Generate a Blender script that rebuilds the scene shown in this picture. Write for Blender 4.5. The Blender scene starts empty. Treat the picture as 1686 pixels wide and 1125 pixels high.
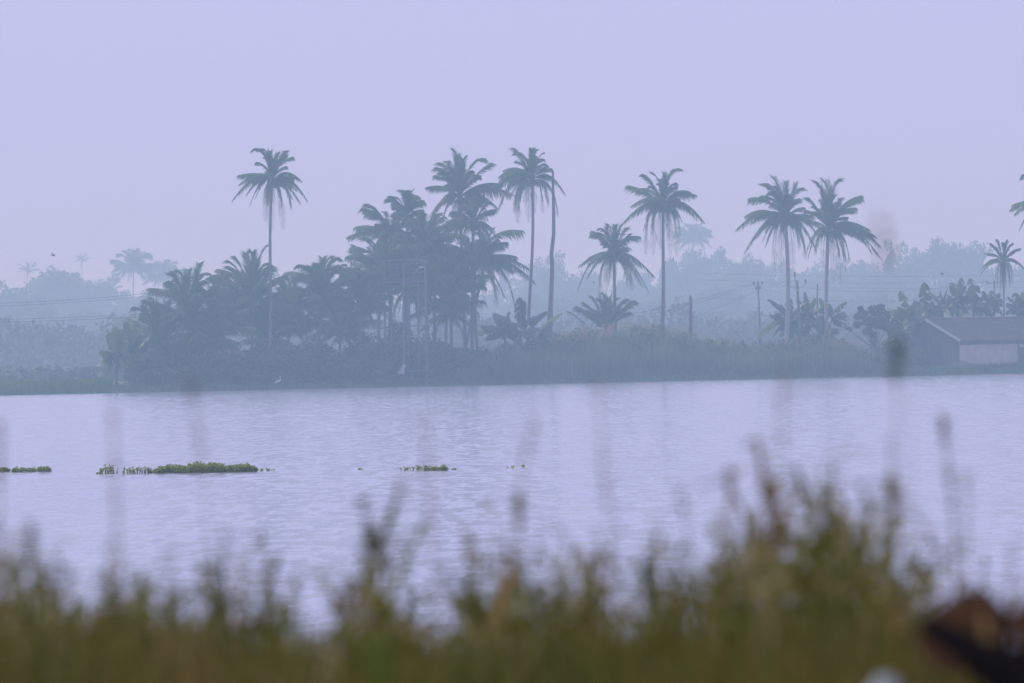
import bpy, math, random
import numpy as np
from mathutils import Vector, Matrix, Euler, noise as mnoise

R = math.radians
random.seed(7)
rng = np.random.default_rng(11)
scene = bpy.context.scene
C = scene.collection

# ------------------------------------------------------------------ camera
F = 200.0 / 23.5 * 1686.0            # focal length in photograph pixels
EYE = 3.5
cam_d = bpy.data.cameras.new("camera")
cam_d.lens = 200.0
cam_d.sensor_width = 23.5
cam_d.clip_start = 0.05
cam_d.clip_end = 20000
cam_d.dof.use_dof = True
cam_d.dof.focus_distance = 700.0
cam_d.dof.aperture_fstop = 8.6
cam_d.dof.aperture_blades = 0
cam = bpy.data.objects.new("camera", cam_d)
C.objects.link(cam)
CM = (Matrix.Translation((0, 0, EYE)) @ Matrix.Rotation(R(90 + 0.022), 4, 'X')
      @ Matrix.Rotation(R(-1.0), 4, 'Z'))
cam.matrix_world = CM
scene.camera = cam
CI = CM.inverted()


def P(px, py, D):
    return CM @ Vector(((px - 843) / F * D, -(py - 562.5) / F * D, -D))


def px_of(v):
    q = CI @ Vector(v)
    return 843 - q.x / q.z * F, 562.5 + q.y / q.z * F


# ------------------------------------------------------------------ world, sun, exposure
SUN_EL, SUN_AZ = R(52), R(-72)        # azimuth measured from +Y (in front of the camera) towards +X
w = bpy.data.worlds.new("World")
scene.world = w
w.use_nodes = True
nt = w.node_tree
bg = nt.nodes["Background"]
sky = nt.nodes.new("ShaderNodeTexSky")
sky.sky_type = 'NISHITA'
sky.sun_disc = False
sky.sun_elevation = SUN_EL
sky.sun_rotation = SUN_AZ
sky.air_density = 1.0
sky.dust_density = 3.5
sky.ozone_density = 2.0
wb = nt.nodes.new("ShaderNodeMix")
wb.data_type = 'RGBA'
wb.blend_type = 'MIX'
SKY_MIX = wb.inputs[0]
SKY_MIX.default_value = 0.80
nt.links.new(sky.outputs[0], wb.inputs[6])
wb.inputs[7].default_value = (5.95, 6.15, 10.3, 1)
nt.links.new(wb.outputs[2], bg.inputs[0])
bg.inputs[1].default_value = 0.10

sd = bpy.data.lights.new("sun", 'SUN')
sd.energy = 2.2
sd.angle = R(10)
sd.color = (1.0, 0.93, 0.86)
sun = bpy.data.objects.new("sun", sd)
C.objects.link(sun)
sdir = Vector((math.sin(SUN_AZ) * math.cos(SUN_EL), math.cos(SUN_AZ) * math.cos(SUN_EL), math.sin(SUN_EL)))
sun.rotation_euler = sdir.to_track_quat('Z', 'Y').to_euler()

vs = scene.view_settings
vs.view_transform = 'Standard'
vs.look = 'None'
vs.gamma = 1
vs.exposure = 0.0
cy = scene.cycles
cy.max_bounces = 6
cy.diffuse_bounces = 3
cy.glossy_bounces = 3
cy.transmission_bounces = 4
cy.volume_bounces = 3
cy.use_denoising = True
cy.sample_clamp_indirect = 6.0

# ------------------------------------------------------------------ helpers


def tag(o, label=None, cat=None, group=None, kind=None):
    if label:
        o['label'] = label
    if cat:
        o['category'] = cat
    if group:
        o['group'] = group
    if kind:
        o['kind'] = kind
    return o


def empty(name, loc):
    o = bpy.data.objects.new(name, None)
    o.empty_display_size = 0.5
    C.objects.link(o)
    o.location = loc
    return o


class MB:
    """collects vertices and faces; an optional shade value per face's vertices"""

    def __init__(self):
        self.v, self.f, self.t = [], [], []

    def add(self, vs_, fs, t=0.5):
        b = len(self.v)
        self.v.extend([tuple(p) for p in vs_])
        self.f.extend([tuple(i + b for i in f) for f in fs])
        if hasattr(t, '__len__'):
            self.t.extend(t)
        else:
            self.t.extend([t] * len(vs_))

    def box(self, x0, x1, y0, y1, z0, z1, t=0.5):
        vs_ = [(x, y, z) for z in (z0, z1) for x, y in ((x0, y0), (x1, y0), (x1, y1), (x0, y1))]
        self.add(vs_, [(3, 2, 1, 0), (4, 5, 6, 7), (0, 1, 5, 4), (1, 2, 6, 5), (2, 3, 7, 6), (3, 0, 4, 7)], t)

    def bar(self, a, b, wd, hd=None, t=0.5):
        a, b = Vector(a), Vector(b)
        hd = hd or wd
        d = (b - a).normalized()
        s = d.cross(Vector((0, 0, 1)))
        s = Vector((1, 0, 0)) if s.length < 1e-3 else s.normalized()
        u = s.cross(d)
        vs_ = []
        for q in (a, b):
            for i, j in ((-1, -1), (1, -1), (1, 1), (-1, 1)):
                vs_.append(q + s * wd / 2 * i + u * hd / 2 * j)
        self.add(vs_, [(3, 2, 1, 0), (4, 5, 6, 7), (0, 1, 5, 4), (1, 2, 6, 5), (2, 3, 7, 6), (3, 0, 4, 7)], t)

    def tube(self, pts, rad, n=8, cap=True, t=0.5):
        pts = [Vector(p) for p in pts]
        m = len(pts)
        vs_ = []
        for k, p in enumerate(pts):
            d = (pts[min(k + 1, m - 1)] - pts[max(k - 1, 0)]).normalized()
            s = d.cross(Vector((0, 1, 0.013)))
            if s.length < 1e-3:
                s = d.cross(Vector((1, 0, 0)))
            s.normalize()
            u = s.cross(d)
            r = rad[k] if hasattr(rad, '__len__') else rad
            for j in range(n):
                a = 2 * math.pi * j / n
                vs_.append(p + s * math.cos(a) * r + u * math.sin(a) * r)
        fs = []
        for k in range(m - 1):
            for j in range(n):
                fs.append((k * n + j, k * n + (j + 1) % n, (k + 1) * n + (j + 1) % n, (k + 1) * n + j))
        if cap:
            fs.append(tuple(range(n))[::-1])
            fs.append(tuple((m - 1) * n + j for j in range(n)))
        self.add(vs_, fs, t)

    def mesh(self, name, mat, smooth=False):
        me = bpy.data.meshes.new(name)
        me.from_pydata(self.v, [], self.f)
        at = me.attributes.new("shade", 'FLOAT', 'POINT')
        at.data.foreach_set("value", np.array(self.t, dtype=np.float32))
        me.materials.append(mat)
        if smooth:
            me.polygons.foreach_set("use_smooth", [True] * len(me.polygons))
        me.update()
        return me

    def build(self, name, mat, parent=None, smooth=False):
        o = bpy.data.objects.new(name, self.mesh(name, mat, smooth))
        C.objects.link(o)
        if parent:
            o.parent = parent
        return o


def np_mesh(name, V, Q, shade, mat):
    """V (n,3) array, Q (m,4) quads, shade per vertex"""
    me = bpy.data.meshes.new(name)
    me.vertices.add(len(V))
    me.vertices.foreach_set("co", V.astype(np.float32).ravel())
    me.loops.add(Q.size)
    me.loops.foreach_set("vertex_index", Q.astype(np.int32).ravel())
    me.polygons.add(len(Q))
    me.polygons.foreach_set("loop_start", np.arange(len(Q), dtype=np.int32) * 4)
    me.polygons.foreach_set("loop_total", np.full(len(Q), 4, dtype=np.int32))
    at = me.attributes.new("shade", 'FLOAT', 'POINT')
    at.data.foreach_set("value", shade.astype(np.float32))
    me.materials.append(mat)
    me.update(calc_edges=True)
    me.validate()
    return me


def link_mesh(name, me, parent=None):
    o = bpy.data.objects.new(name, me)
    C.objects.link(o)
    if parent:
        o.parent = parent
    return o


# ------------------------------------------------------------------ materials


def new_mat(name):
    m = bpy.data.materials.new(name)
    m.use_nodes = True
    n = m.node_tree
    for x in list(n.nodes):
        n.nodes.remove(x)
    out = n.nodes.new("ShaderNodeOutputMaterial")
    return m, n, out


def ramp(n, src, stops):
    r = n.nodes.new("ShaderNodeValToRGB")
    e = r.color_ramp.elements
    while len(e) < len(stops):
        e.new(0.5)
    for k, (p, c) in enumerate(stops):
        e[k].position = p
        e[k].color = (*c, 1)
    n.links.new(src, r.inputs[0])
    return r.outputs[0]


def noise_out(n, scale, detail=4, vec=None, rough=0.6):
    t = n.nodes.new("ShaderNodeTexNoise")
    t.inputs['Scale'].default_value = scale
    t.inputs['Detail'].default_value = detail
    t.inputs['Roughness'].default_value = rough
    if vec is not None:
        n.links.new(vec, t.inputs['Vector'])
    return t.outputs['Fac']


def coords(n, scale=None):
    tc = n.nodes.new("ShaderNodeTexCoord")
    if scale is None:
        return tc.outputs['Object']
    mp = n.nodes.new("ShaderNodeMapping")
    mp.inputs['Scale'].default_value = scale
    n.links.new(tc.outputs['Object'], mp.inputs['Vector'])
    return mp.outputs['Vector']


def math_node(n, op, a, b):
    m = n.nodes.new("ShaderNodeMath")
    m.operation = op
    for i, x in enumerate((a, b)):
        if isinstance(x, (int, float)):
            m.inputs[i].default_value = x
        else:
            n.links.new(x, m.inputs[i])
    return m.outputs[0]


def leaf_mat(name, stops, scale=0.8, transl=0.3, rough=0.5, amount=0.35, spec=0.35):
    """foliage: colour follows each leaf's own age (shade attribute) plus some noise"""
    m, n, out = new_mat(name)
    at = n.nodes.new("ShaderNodeAttribute")
    at.attribute_name = "shade"
    nz = noise_out(n, scale, 5, coords(n))
    nz = math_node(n, 'MULTIPLY', math_node(n, 'SUBTRACT', nz, 0.5), amount * 2)
    fac = math_node(n, 'ADD', at.outputs['Fac'], nz)
    col = ramp(n, fac, stops)
    b = n.nodes.new("ShaderNodeBsdfPrincipled")
    n.links.new(col, b.inputs['Base Color'])
    b.inputs['Roughness'].default_value = rough
    b.inputs['Specular IOR Level'].default_value = spec
    tr = n.nodes.new("ShaderNodeBsdfTranslucent")
    n.links.new(col, tr.inputs['Color'])
    mx = n.nodes.new("ShaderNodeMixShader")
    mx.inputs[0].default_value = transl
    n.links.new(b.outputs[0], mx.inputs[1])
    n.links.new(tr.outputs[0], mx.inputs[2])
    n.links.new(mx.outputs[0], out.inputs['Surface'])
    return m


def solid_mat(name, stops, scale=2.0, rough=0.8, stretch=None, bump=0.0, detail=6):
    m, n, out = new_mat(name)
    v = coords(n, stretch or (1, 1, 1))
    nz = noise_out(n, scale, detail, v)
    col = ramp(n, nz, stops)
    b = n.nodes.new("ShaderNodeBsdfPrincipled")
    n.links.new(col, b.inputs['Base Color'])
    b.inputs['Roughness'].default_value = rough
    if bump:
        bp = n.nodes.new("ShaderNodeBump")
        bp.inputs['Strength'].default_value = bump
        bp.inputs['Distance'].default_value = 0.05
        n.links.new(nz, bp.inputs['Height'])
        n.links.new(bp.outputs[0], b.inputs['Normal'])
    n.links.new(b.outputs[0], out.inputs['Surface'])
    return m


M_PALM = leaf_mat("palm_leaf", [(0.0, (0.045, 0.095, 0.016)), (0.45, (0.095, 0.17, 0.028)),
                                (0.75, (0.15, 0.185, 0.045)), (1.0, (0.34, 0.24, 0.09))], 0.7, 0.38, amount=0.15)
M_TRUNK = solid_mat("palm_trunk", [(0.3, (0.10, 0.085, 0.07)), (0.7, (0.20, 0.18, 0.155))], 3.0, 0.9, (1, 1, 5), 0.5)
M_TRUNK_PALE = solid_mat("palm_trunk_pale", [(0.3, (0.20, 0.18, 0.16)), (0.7, (0.34, 0.31, 0.28))], 3.0, 0.9, (1, 1, 5), 0.5)
M_COCO = solid_mat("coconut", [(0.3, (0.09, 0.07, 0.02)), (0.7, (0.16, 0.11, 0.035))], 4, 0.5)
M_BANANA = leaf_mat("banana_leaf", [(0.0, (0.028, 0.06, 0.014)), (0.5, (0.06, 0.115, 0.022)),
                                    (0.8, (0.13, 0.19, 0.04)), (1.0, (0.24, 0.22, 0.07))], 1.2, 0.35, 0.4, amount=0.15)
M_STEM = solid_mat("banana_stem", [(0.3, (0.07, 0.09, 0.03)), (0.7, (0.17, 0.15, 0.07))], 3, 0.7, (1, 1, 3))
M_TREE = leaf_mat("tree_leaf", [(0.0, (0.028, 0.045, 0.017)), (0.5, (0.055, 0.085, 0.028)),
                                (0.85, (0.10, 0.13, 0.045)), (1.0, (0.17, 0.17, 0.08))], 0.35, 0.2, 0.7, amount=0.4)
M_BARK = solid_mat("bark", [(0.3, (0.08, 0.065, 0.05)), (0.7, (0.17, 0.14, 0.11))], 2, 0.95, (1, 1, 0.3), 0.5)
M_UNDER = leaf_mat("undergrowth_leaf", [(0.0, (0.030, 0.066, 0.016)), (0.5, (0.08, 0.14, 0.03)),
                                        (0.85, (0.13, 0.16, 0.05)), (1.0, (0.26, 0.26, 0.12))], 0.3, 0.25, 0.6, amount=0.5)
M_REED = leaf_mat("reed_blade", [(0.0, (0.06, 0.10, 0.03)), (0.45, (0.15, 0.19, 0.06)),
                                 (0.75, (0.25, 0.26, 0.11)), (1.0, (0.52, 0.37, 0.24))], 0.25, 0.3, 0.6, amount=0.25)
M_BERM = leaf_mat("berm_grass", [(0.0, (0.05, 0.10, 0.025)), (0.6, (0.10, 0.19, 0.045)),
                                 (1.0, (0.22, 0.27, 0.08))], 0.2, 0.3, 0.6, amount=0.4)
M_HYA = leaf_mat("hyacinth_leaf", [(0.0, (0.10, 0.17, 0.010)), (0.5, (0.26, 0.33, 0.022)),
                                   (0.85, (0.26, 0.28, 0.05)), (1.0, (0.50, 0.44, 0.12))], 3.0, 0.5, 0.4, amount=0.3)
M_FG = leaf_mat("foreground_grass", [(0.0, (0.026, 0.044, 0.004)), (0.28, (0.10, 0.125, 0.006)),
                                     (0.5, (0.20, 0.185, 0.014)), (0.66, (0.19, 0.095, 0.018)),
                                     (0.86, (0.30, 0.17, 0.04)), (1.0, (0.42, 0.36, 0.14))], 3.0, 0.25, 0.6, amount=0.22)
M_CONC = solid_mat("weathered_concrete", [(0.3, (0.13, 0.12, 0.115)), (0.7, (0.25, 0.235, 0.22))], 1.5, 0.9, (1, 1, 0.4))
M_STEEL = solid_mat("galvanised_steel", [(0.3, (0.28, 0.29, 0.30)), (0.7, (0.46, 0.47, 0.48))], 3, 0.5)
M_WOOD = solid_mat("dark_wood", [(0.3, (0.06, 0.05, 0.04)), (0.7, (0.14, 0.115, 0.09))], 3, 0.9, (1, 1, 0.3))
M_DULL = solid_mat("dull_iron", [(0.3, (0.10, 0.10, 0.10)), (0.7, (0.19, 0.19, 0.18))], 3, 0.8)
M_PORC = solid_mat("porcelain", [(0.3, (0.10, 0.07, 0.05)), (0.7, (0.16, 0.11, 0.08))], 3, 0.3)
M_WIRE = solid_mat("wire", [(0.3, (0.05, 0.05, 0.05)), (0.7, (0.09, 0.09, 0.09))], 1, 0.6)
M_WHITE = solid_mat("white_cloth", [(0.3, (0.40, 0.40, 0.40)), (0.7, (0.55, 0.55, 0.55))], 2, 0.8)
M_FEATHER = solid_mat("dark_feather", [(0.3, (0.03, 0.028, 0.026)), (0.7, (0.07, 0.06, 0.055))], 6, 0.7)
M_ROOF = solid_mat("roof_tile", [(0.3, (0.055, 0.048, 0.04)), (0.5, (0.11, 0.092, 0.075)), (0.7, (0.07, 0.068, 0.055))], 0.9, 0.95, (1, 2.2, 1))
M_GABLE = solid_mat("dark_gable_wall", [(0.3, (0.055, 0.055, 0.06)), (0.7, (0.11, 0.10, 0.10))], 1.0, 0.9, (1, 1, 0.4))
M_MUD = solid_mat("bare_earth", [(0.3, (0.14, 0.10, 0.07)), (0.7, (0.24, 0.18, 0.13))], 3, 0.95, None, 0.4)

# plastered wall with a brown splash stain of its own low on the wall
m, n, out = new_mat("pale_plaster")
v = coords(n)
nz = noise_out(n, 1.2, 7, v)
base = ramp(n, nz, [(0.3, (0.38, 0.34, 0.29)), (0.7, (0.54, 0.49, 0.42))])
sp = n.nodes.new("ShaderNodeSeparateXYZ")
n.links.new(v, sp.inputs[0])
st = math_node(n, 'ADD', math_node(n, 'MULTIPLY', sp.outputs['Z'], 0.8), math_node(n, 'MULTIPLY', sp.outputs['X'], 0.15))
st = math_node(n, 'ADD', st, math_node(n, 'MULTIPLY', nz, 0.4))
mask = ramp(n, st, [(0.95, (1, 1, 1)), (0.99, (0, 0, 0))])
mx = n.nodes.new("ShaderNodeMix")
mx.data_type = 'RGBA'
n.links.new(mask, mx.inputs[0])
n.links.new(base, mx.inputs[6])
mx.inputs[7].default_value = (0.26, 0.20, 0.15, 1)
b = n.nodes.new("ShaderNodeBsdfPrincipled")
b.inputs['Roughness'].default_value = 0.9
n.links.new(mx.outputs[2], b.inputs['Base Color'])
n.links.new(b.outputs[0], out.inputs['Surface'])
M_PLASTER = m

# water
m, n, out = new_mat("lake_water")
b = n.nodes.new("ShaderNodeBsdfPrincipled")
b.inputs['Base Color'].default_value = (0.30, 0.32, 0.40, 1)
b.inputs['Roughness'].default_value = 0.13
b.inputs['IOR'].default_value = 1.6
def noise_vec(scale3, detail, rough=.55):
    t = n.nodes.new("ShaderNodeTexNoise")
    t.inputs['Scale'].default_value = 1.0
    t.inputs['Detail'].default_value = detail
    t.inputs['Roughness'].default_value = rough
    n.links.new(coords(n, scale3), t.inputs['Vector'])
    v_ = n.nodes.new("ShaderNodeVectorMath")
    v_.operation = 'SUBTRACT'
    n.links.new(t.outputs['Color'], v_.inputs[0])
    v_.inputs[1].default_value = (.5, .5, .5)
    return v_.outputs[0]


def vmath(op, a, b_):
    v_ = n.nodes.new("ShaderNodeVectorMath")
    v_.operation = op
    n.links.new(a, v_.inputs[0])
    if isinstance(b_, tuple):
        v_.inputs[1].default_value = b_
    else:
        n.links.new(b_, v_.inputs[1])
    return v_.outputs[0]


# wave slopes: two sizes of ripple, stronger in the gust patches
w1 = vmath('MULTIPLY', noise_vec((1.5, 0.75, 1), 3), (0.38, 0.72, 0))
w2 = vmath('MULTIPLY', noise_vec((3.4, 0.26, 1), 3), (0.34, 0.62, 0))
gust = ramp(n, noise_out(n, 1.0, 3, coords(n, (0.07, 0.012, 1)), 0.6), [(0.32, (0.35, 0.35, 0.35)), (0.68, (1, 1, 1))])
sl_ = vmath('MULTIPLY', vmath('ADD', w1, w2), gust)
nn_ = vmath('NORMALIZE', vmath('ADD', sl_, (0, 0, 1)), (0, 0, 0))
n.links.new(nn_, b.inputs['Normal'])
n.links.new(b.outputs[0], out.inputs['Surface'])
M_WATER = m

M_GROUND = solid_mat("ground_earth_grass", [(0.3, (0.05, 0.06, 0.025)), (0.55, (0.09, 0.11, 0.04)), (0.75, (0.14, 0.11, 0.07))],
                     0.25, 0.95, None, 0.3)
M_BANK = solid_mat("bank_earth", [(0.3, (0.035, 0.035, 0.014)), (0.6, (0.07, 0.05, 0.025)), (0.8, (0.05, 0.06, 0.02))],
                   3.0, 0.95, None, 0.4)

# ------------------------------------------------------------------ terrain


def shore(x):
    return 769 + 0.9 * max(-200, min(200, x)) + 1.2 * math.sin(x * 0.11) + 0.5 * math.sin(x * 0.43 + 1)


def mound(x):
    """the overgrown rise to the right of the palms"""
    px = 843 + x / 770 * F
    t = [(700, 0), (800, .35), (900, .8), (1080, 1.1), (1180, .8), (1350, .75), (1470, .3), (1560, 0)]
    return float(np.interp(px, [a for a, _ in t], [c for _, c in t]))


def gz(x, y):
    """height of the far land"""
    d = y - shore(x)
    z = -0.5 + 0.5 * min(max(d, 0), 2.0) if d < 2 else 0.5
    if d < 0:
        return -0.6
    z += 0.25 * min(max(d - 2, 0) / 3, 1)
    z += mound(x) * min(max(d - 1, 0) / 5, 1) * max(0, 1 - max(d - 14, 0) / 12)
    if x < -33:
        z = min(z, 0.75)
        if d > 9:
            z -= 0.3 * min((d - 9) / 6, 1)
    z += 0.10 * mnoise.noise(Vector((x * 0.3, y * 0.3, 0))) if d > 1 else 0
    return z


# far land sheet: fine near the shore, coarse behind, reaching the horizon
offs = [-1.5, 0, .5, 1, 1.5, 2, 3, 4, 5, 6, 8, 10, 12, 14, 18, 22, 28, 40, 70, 120, 250, 500, 900, 1500, 2600, 4600]
xs = list(np.arange(-70, 76, 1.0))
xs = [-1900, -1200, -700, -400, -250, -150, -100] + xs + [100, 150, 250, 400, 700, 1200, 1900]
mb = MB()
vsl = [(x, shore(x) + o, gz(x, shore(x) + o) if o > -1 else -0.9) for x in xs for o in offs]
no = len(offs)
mb.add(vsl, [(i * no + j, (i + 1) * no + j, (i + 1) * no + j + 1, i * no + j + 1)
             for i in range(len(xs) - 1) for j in range(no - 1)])
tag(mb.build("ground", M_GROUND, smooth=True), kind='structure')

mb = MB()
mb.add([(-1900, 12, 0), (1900, 12, 0), (1900, 1100, 0), (-1900, 1100, 0)], [(0, 1, 2, 3)])
tag(mb.build("water", M_WATER), kind='structure')


def bank_z(x, y):
    if y < 15:
        z = 2.55
    else:
        z = 2.55 - (y - 15) * 0.45
    return z + 0.08 * mnoise.noise(Vector((x * 0.8, y * 0.8, 3)))


mb = MB()
xs = list(np.arange(-8, 8.1, 0.4))
xs = [-300, -100, -40, -15] + xs + [15, 40, 100, 300]
ys = [-60, -20, -5] + list(np.arange(0, 24.1, 0.6))
mb.add([(x, y, bank_z(x, y)) for x in xs for y in ys],
       [(i * len(ys) + j, (i + 1) * len(ys) + j, (i + 1) * len(ys) + j + 1, i * len(ys) + j + 1)
        for i in range(len(xs) - 1) for j in range(len(ys) - 1)])
tag(mb.build("near_bank", M_BANK, smooth=True), kind='structure')


def base_at(px, off=None, D=None):
    """world point of the ground at photograph column px, off metres behind the shore (or at depth D)"""
    x = (px - 843) / F * 780
    for _ in range(8):
        y = D if D else shore(x) + off
        z = gz(x, y)
        x += (px - px_of((x, y, z))[0]) / F * y
    y = D if D else shore(x) + off
    return Vector((x, y, gz(x, y)))


# ------------------------------------------------------------------ palms


def bez(p0, p1, p2, n):
    t = np.linspace(0, 1, n)[:, None]
    p0, p1, p2 = (np.array(p, dtype=float) for p in (p0, p1, p2))
    pos = (1 - t) ** 2 * p0 + 2 * t * (1 - t) * p1 + t ** 2 * p2
    tan = 2 * (1 - t) * (p1 - p0) + 2 * t * (p2 - p1)
    tan /= np.linalg.norm(tan, axis=1)[:, None] + 1e-9
    return pos, tan


def frond(mb, p0, tip, rnd, arch=0.45, pairs=54, ll=1.35, wl=0.085, shade=0.4, dry=0.0):
    """one pinnate leaf: an arched rachis with two rows of leaflets that hang from it"""
    p0 = np.array(p0, float)
    tip = np.array(tip, float)
    d = tip - p0
    L = np.linalg.norm(d)
    hor = np.array([d[0], d[1], 0])
    p1 = p0 + hor * 0.38 + np.array([0, 0, max(d[2] * 0.5, 0) + arch * L * (0.75 if d[2] < 0 else 0.55)])
    p1 = p1 + np.array([rnd.uniform(-.12, .12), rnd.uniform(-.12, .12), rnd.uniform(-.06, .16)]) * L
    if d[2] < -0.8 * L:
        p1 = p0 + hor * 0.9 + np.array([0, 0, 0.12 * L])
    pos, tan = bez(p0, p1, tip, pairs + 5)
    # rachis
    mb.tube([pos[i] for i in range(0, len(pos), 4)] + [pos[-1]],
            [0.045 * (1 - 0.85 * i / len(pos)) for i in range(0, len(pos), 4)] + [0.006], 4, False,
            min(1, shade + 0.25))
    down = np.array([0, 0, -1.0])
    k0 = max(3, int(len(pos) * .12))
    for k in range(k0, len(pos)):
        s = (k - k0) / (len(pos) - 1 - k0)
        T = tan[k]
        side = np.cross(T, np.array([0, 0, 1.0]))
        nn = np.linalg.norm(side)
        side = side / nn if nn > 0.1 else np.array([1.0, 0, 0])
        l0 = ll * (0.50 + 0.55 * math.sin(math.pi * (0.08 + s * 0.80))) * (1 - 0.12 * s)
        hang = 0.12 + 1.25 * (1 - abs(T[2])) ** 1.0 + dry * 0.6 + (0.5 if T[2] < -0.3 else 0)
        for sg in (-1, 1):
            if rnd.random() < 0.05 + 0.12 * dry:
                continue
            jit = np.array([rnd.uniform(-.13, .13) for _ in range(3)])
            up = max(0.0, T[2]) ** 1.5
            d1 = side * sg * (0.95 - .45 * up) + T * (0.40 + 0.7 * s + .5 * up) + down * hang * 0.50 + jit
            d1 /= np.linalg.norm(d1)
            d2 = d1 * 0.75 + down * hang * 1.0 + T * 0.2 + jit
            d2 /= np.linalg.norm(d2)
            l = l0 * (1 - .32 * up) * (1 - .38 * max(0.0, -T[2])) * (.62 if s > .93 else 1.0) * rnd.uniform(0.75, 1.12)
            a = pos[k]
            b_ = a + d1 * l * 0.45
            c = b_ + d2 * l * 0.55
            wv = T * wl * 0.5 + np.array([0, 0, wl * 0.25])
            wv2 = np.cross(d1, T)
            wv = wv * 0.8 + wv2 * wl * 0.25
            sh = shade + rnd.uniform(-.12, .12)
            mb.add([a - wv * .6, a + wv * .6, b_ + wv, b_ - wv, c], [(0, 1, 2, 3), (3, 2, 4)], sh)


def auto_tips(Rd, n, rnd, droop=1.0, px=False):
    """fronds all round the crown: young ones upright, old ones hanging"""
    out = []
    for k in range(n):
        a = k * 2.399963 + rnd.uniform(-.3, .3)
        s = (k + 0.5) / n
        el = R(78 - 125 * s * droop)
        L = Rd * (0.75 + 0.35 * math.sin(math.pi * s)) * rnd.uniform(.88, 1.1)
        out.append((math.cos(a) * math.cos(el) * L, math.sin(a) * math.cos(el) * L, math.sin(el) * L))
    return out


def crown_mb(tips, rnd, pairs=54, ll=1.35, wl=0.085, shade=0.4, arch=0.45, dry=(), core=0.42):
    mb = MB()
    for i, t in enumerate(tips):
        L = math.sqrt(sum(c * c for c in t))
        o = np.array(t) / L * 0.18
        lk = min(1.25, max(0.55, L / 3.4))
        isd = i in dry
        frond(mb, o, t, rnd, arch * rnd.uniform(.7, 1.2), int(pairs * min(1.25, max(.6, L / 3.4))), ll * lk, wl,
              (0.82 if isd else shade + rnd.uniform(-.1, .12) + (0.12 if t[2] < -0.5 * L else 0)), 1.0 if isd else 0.0)
    # sheath and crown shaft
    mb.tube([(0, 0, -0.5), (0, 0, -.1), (0, 0, .25), (0, 0, .8)], [.16, .26, .2, .05], 7, True, 0.6)
    return mb


def trunk_mb(top, bottom, r0=0.24, r1=0.15, bend=(0, 0), bend2=0.0, foot=True):
    """from bottom to top (local points), with rings, slight bends and a swollen foot"""
    mb = MB()
    N = 26
    pts, rad = [], []
    b, t = Vector(bottom), Vector(top)
    for k in range(N + 1):
        s = k / N
        p = b.lerp(t, s)
        q = math.sin(math.pi * s)
        p.x += bend[0] * q + bend2 * math.sin(2 * math.pi * s)
        p.y += bend[1] * q
        r = r0 + (r1 - r0) * s
        if foot and s < 0.08:
            r += 0.16 * (1 - s / 0.08)
        r *= 1 + 0.035 * (-1) ** k
        pts.append(p)
        rad.append(r)
    mb.tube(pts, rad, 9, True)
    return mb


def coconuts(parent, top, rnd, n=7):
    mb = MB()
    for k in range(n):
        a = rnd.uniform(0, 6.28)
        c = Vector(top) + Vector((math.cos(a) * .17, math.sin(a) * .17, -0.35 - rnd.random() * .25))
        r = rnd.uniform(.15, .19)
        vs_, fs = [], []
        for i in range(5):
            th = math.pi * i / 4
            for j in range(6):
                ph = 2 * math.pi * j / 6
                vs_.append(c + Vector((math.sin(th) * math.cos(ph) * r, math.sin(th) * math.sin(ph) * r, math.cos(th) * r * 1.2)))
        for i in range(4):
            for j in range(6):
                fs.append((i * 6 + j, i * 6 + (j + 1) % 6, (i + 1) * 6 + (j + 1) % 6, (i + 1) * 6 + j))
        mb.add(vs_, fs)
    o = mb.build("coconut_cluster", M_COCO, parent, True)
    return o


def palm(name, label, cpx, cpy, bpx, off, tips, seed, group, extra=8, mat=None, bend=(0, 0), bend2=0.0, r0=.24, r1=.15,
         dry=(), shade=0.38, nuts=True, pairs=54, ll=1.35, cat="palm tree", arch=0.45, exr=2.8, wl=0.085, dup=0.75, trunk_name="trunk"):
    rnd = random.Random(seed)
    base = base_at(bpx, off)
    D = base.y
    c = P(cpx, cpy, D + rnd.uniform(-.5, .5))
    root = empty(name, base)
    tag(root, label, cat, group)
    k = D / F
    t3 = []
    more = []
    for (dx, dy) in tips:
        if len(tips) > 5 and rnd.random() < dup * (1 if dy < 45 else .4):
            an, sc_ = rnd.uniform(-.22, .22), rnd.uniform(.62, .98)
            more.append(((dx * math.cos(an) - dy * math.sin(an)) * sc_, (dx * math.sin(an) + dy * math.cos(an)) * sc_ - 3))
    for (dx, dy) in list(tips) + more:
        L2 = math.hypot(dx, dy) * k
        y = rnd.uniform(-1, 1) * (1.1 + 0.35 * max(0, 3.6 - L2))
        t3.append((dx * k, y, -dy * k))
    if extra:
        ex = auto_tips(exr, extra, rnd, 0.72 if extra > 15 else 0.62)
        t3 += [(x * (0.9 if extra > 15 else 0.7), y * 1.2, z) for x, y, z in ex]
    cm = crown_mb(t3, rnd, pairs, ll, wl, shade, arch, dry)
    co = cm.build("crown", M_PALM, root)
    co.location = c - base
    if bpx is not None:
        tm = trunk_mb(c - base + Vector((0, 0, -.1)), (0, 0, -0.25), r0 * .78, r1 * .82, bend, bend2)
        tm.build(trunk_name, mat or M_TRUNK, root, True)
    if nuts:
        coconuts(root, c - base, rnd)
    return root


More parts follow.
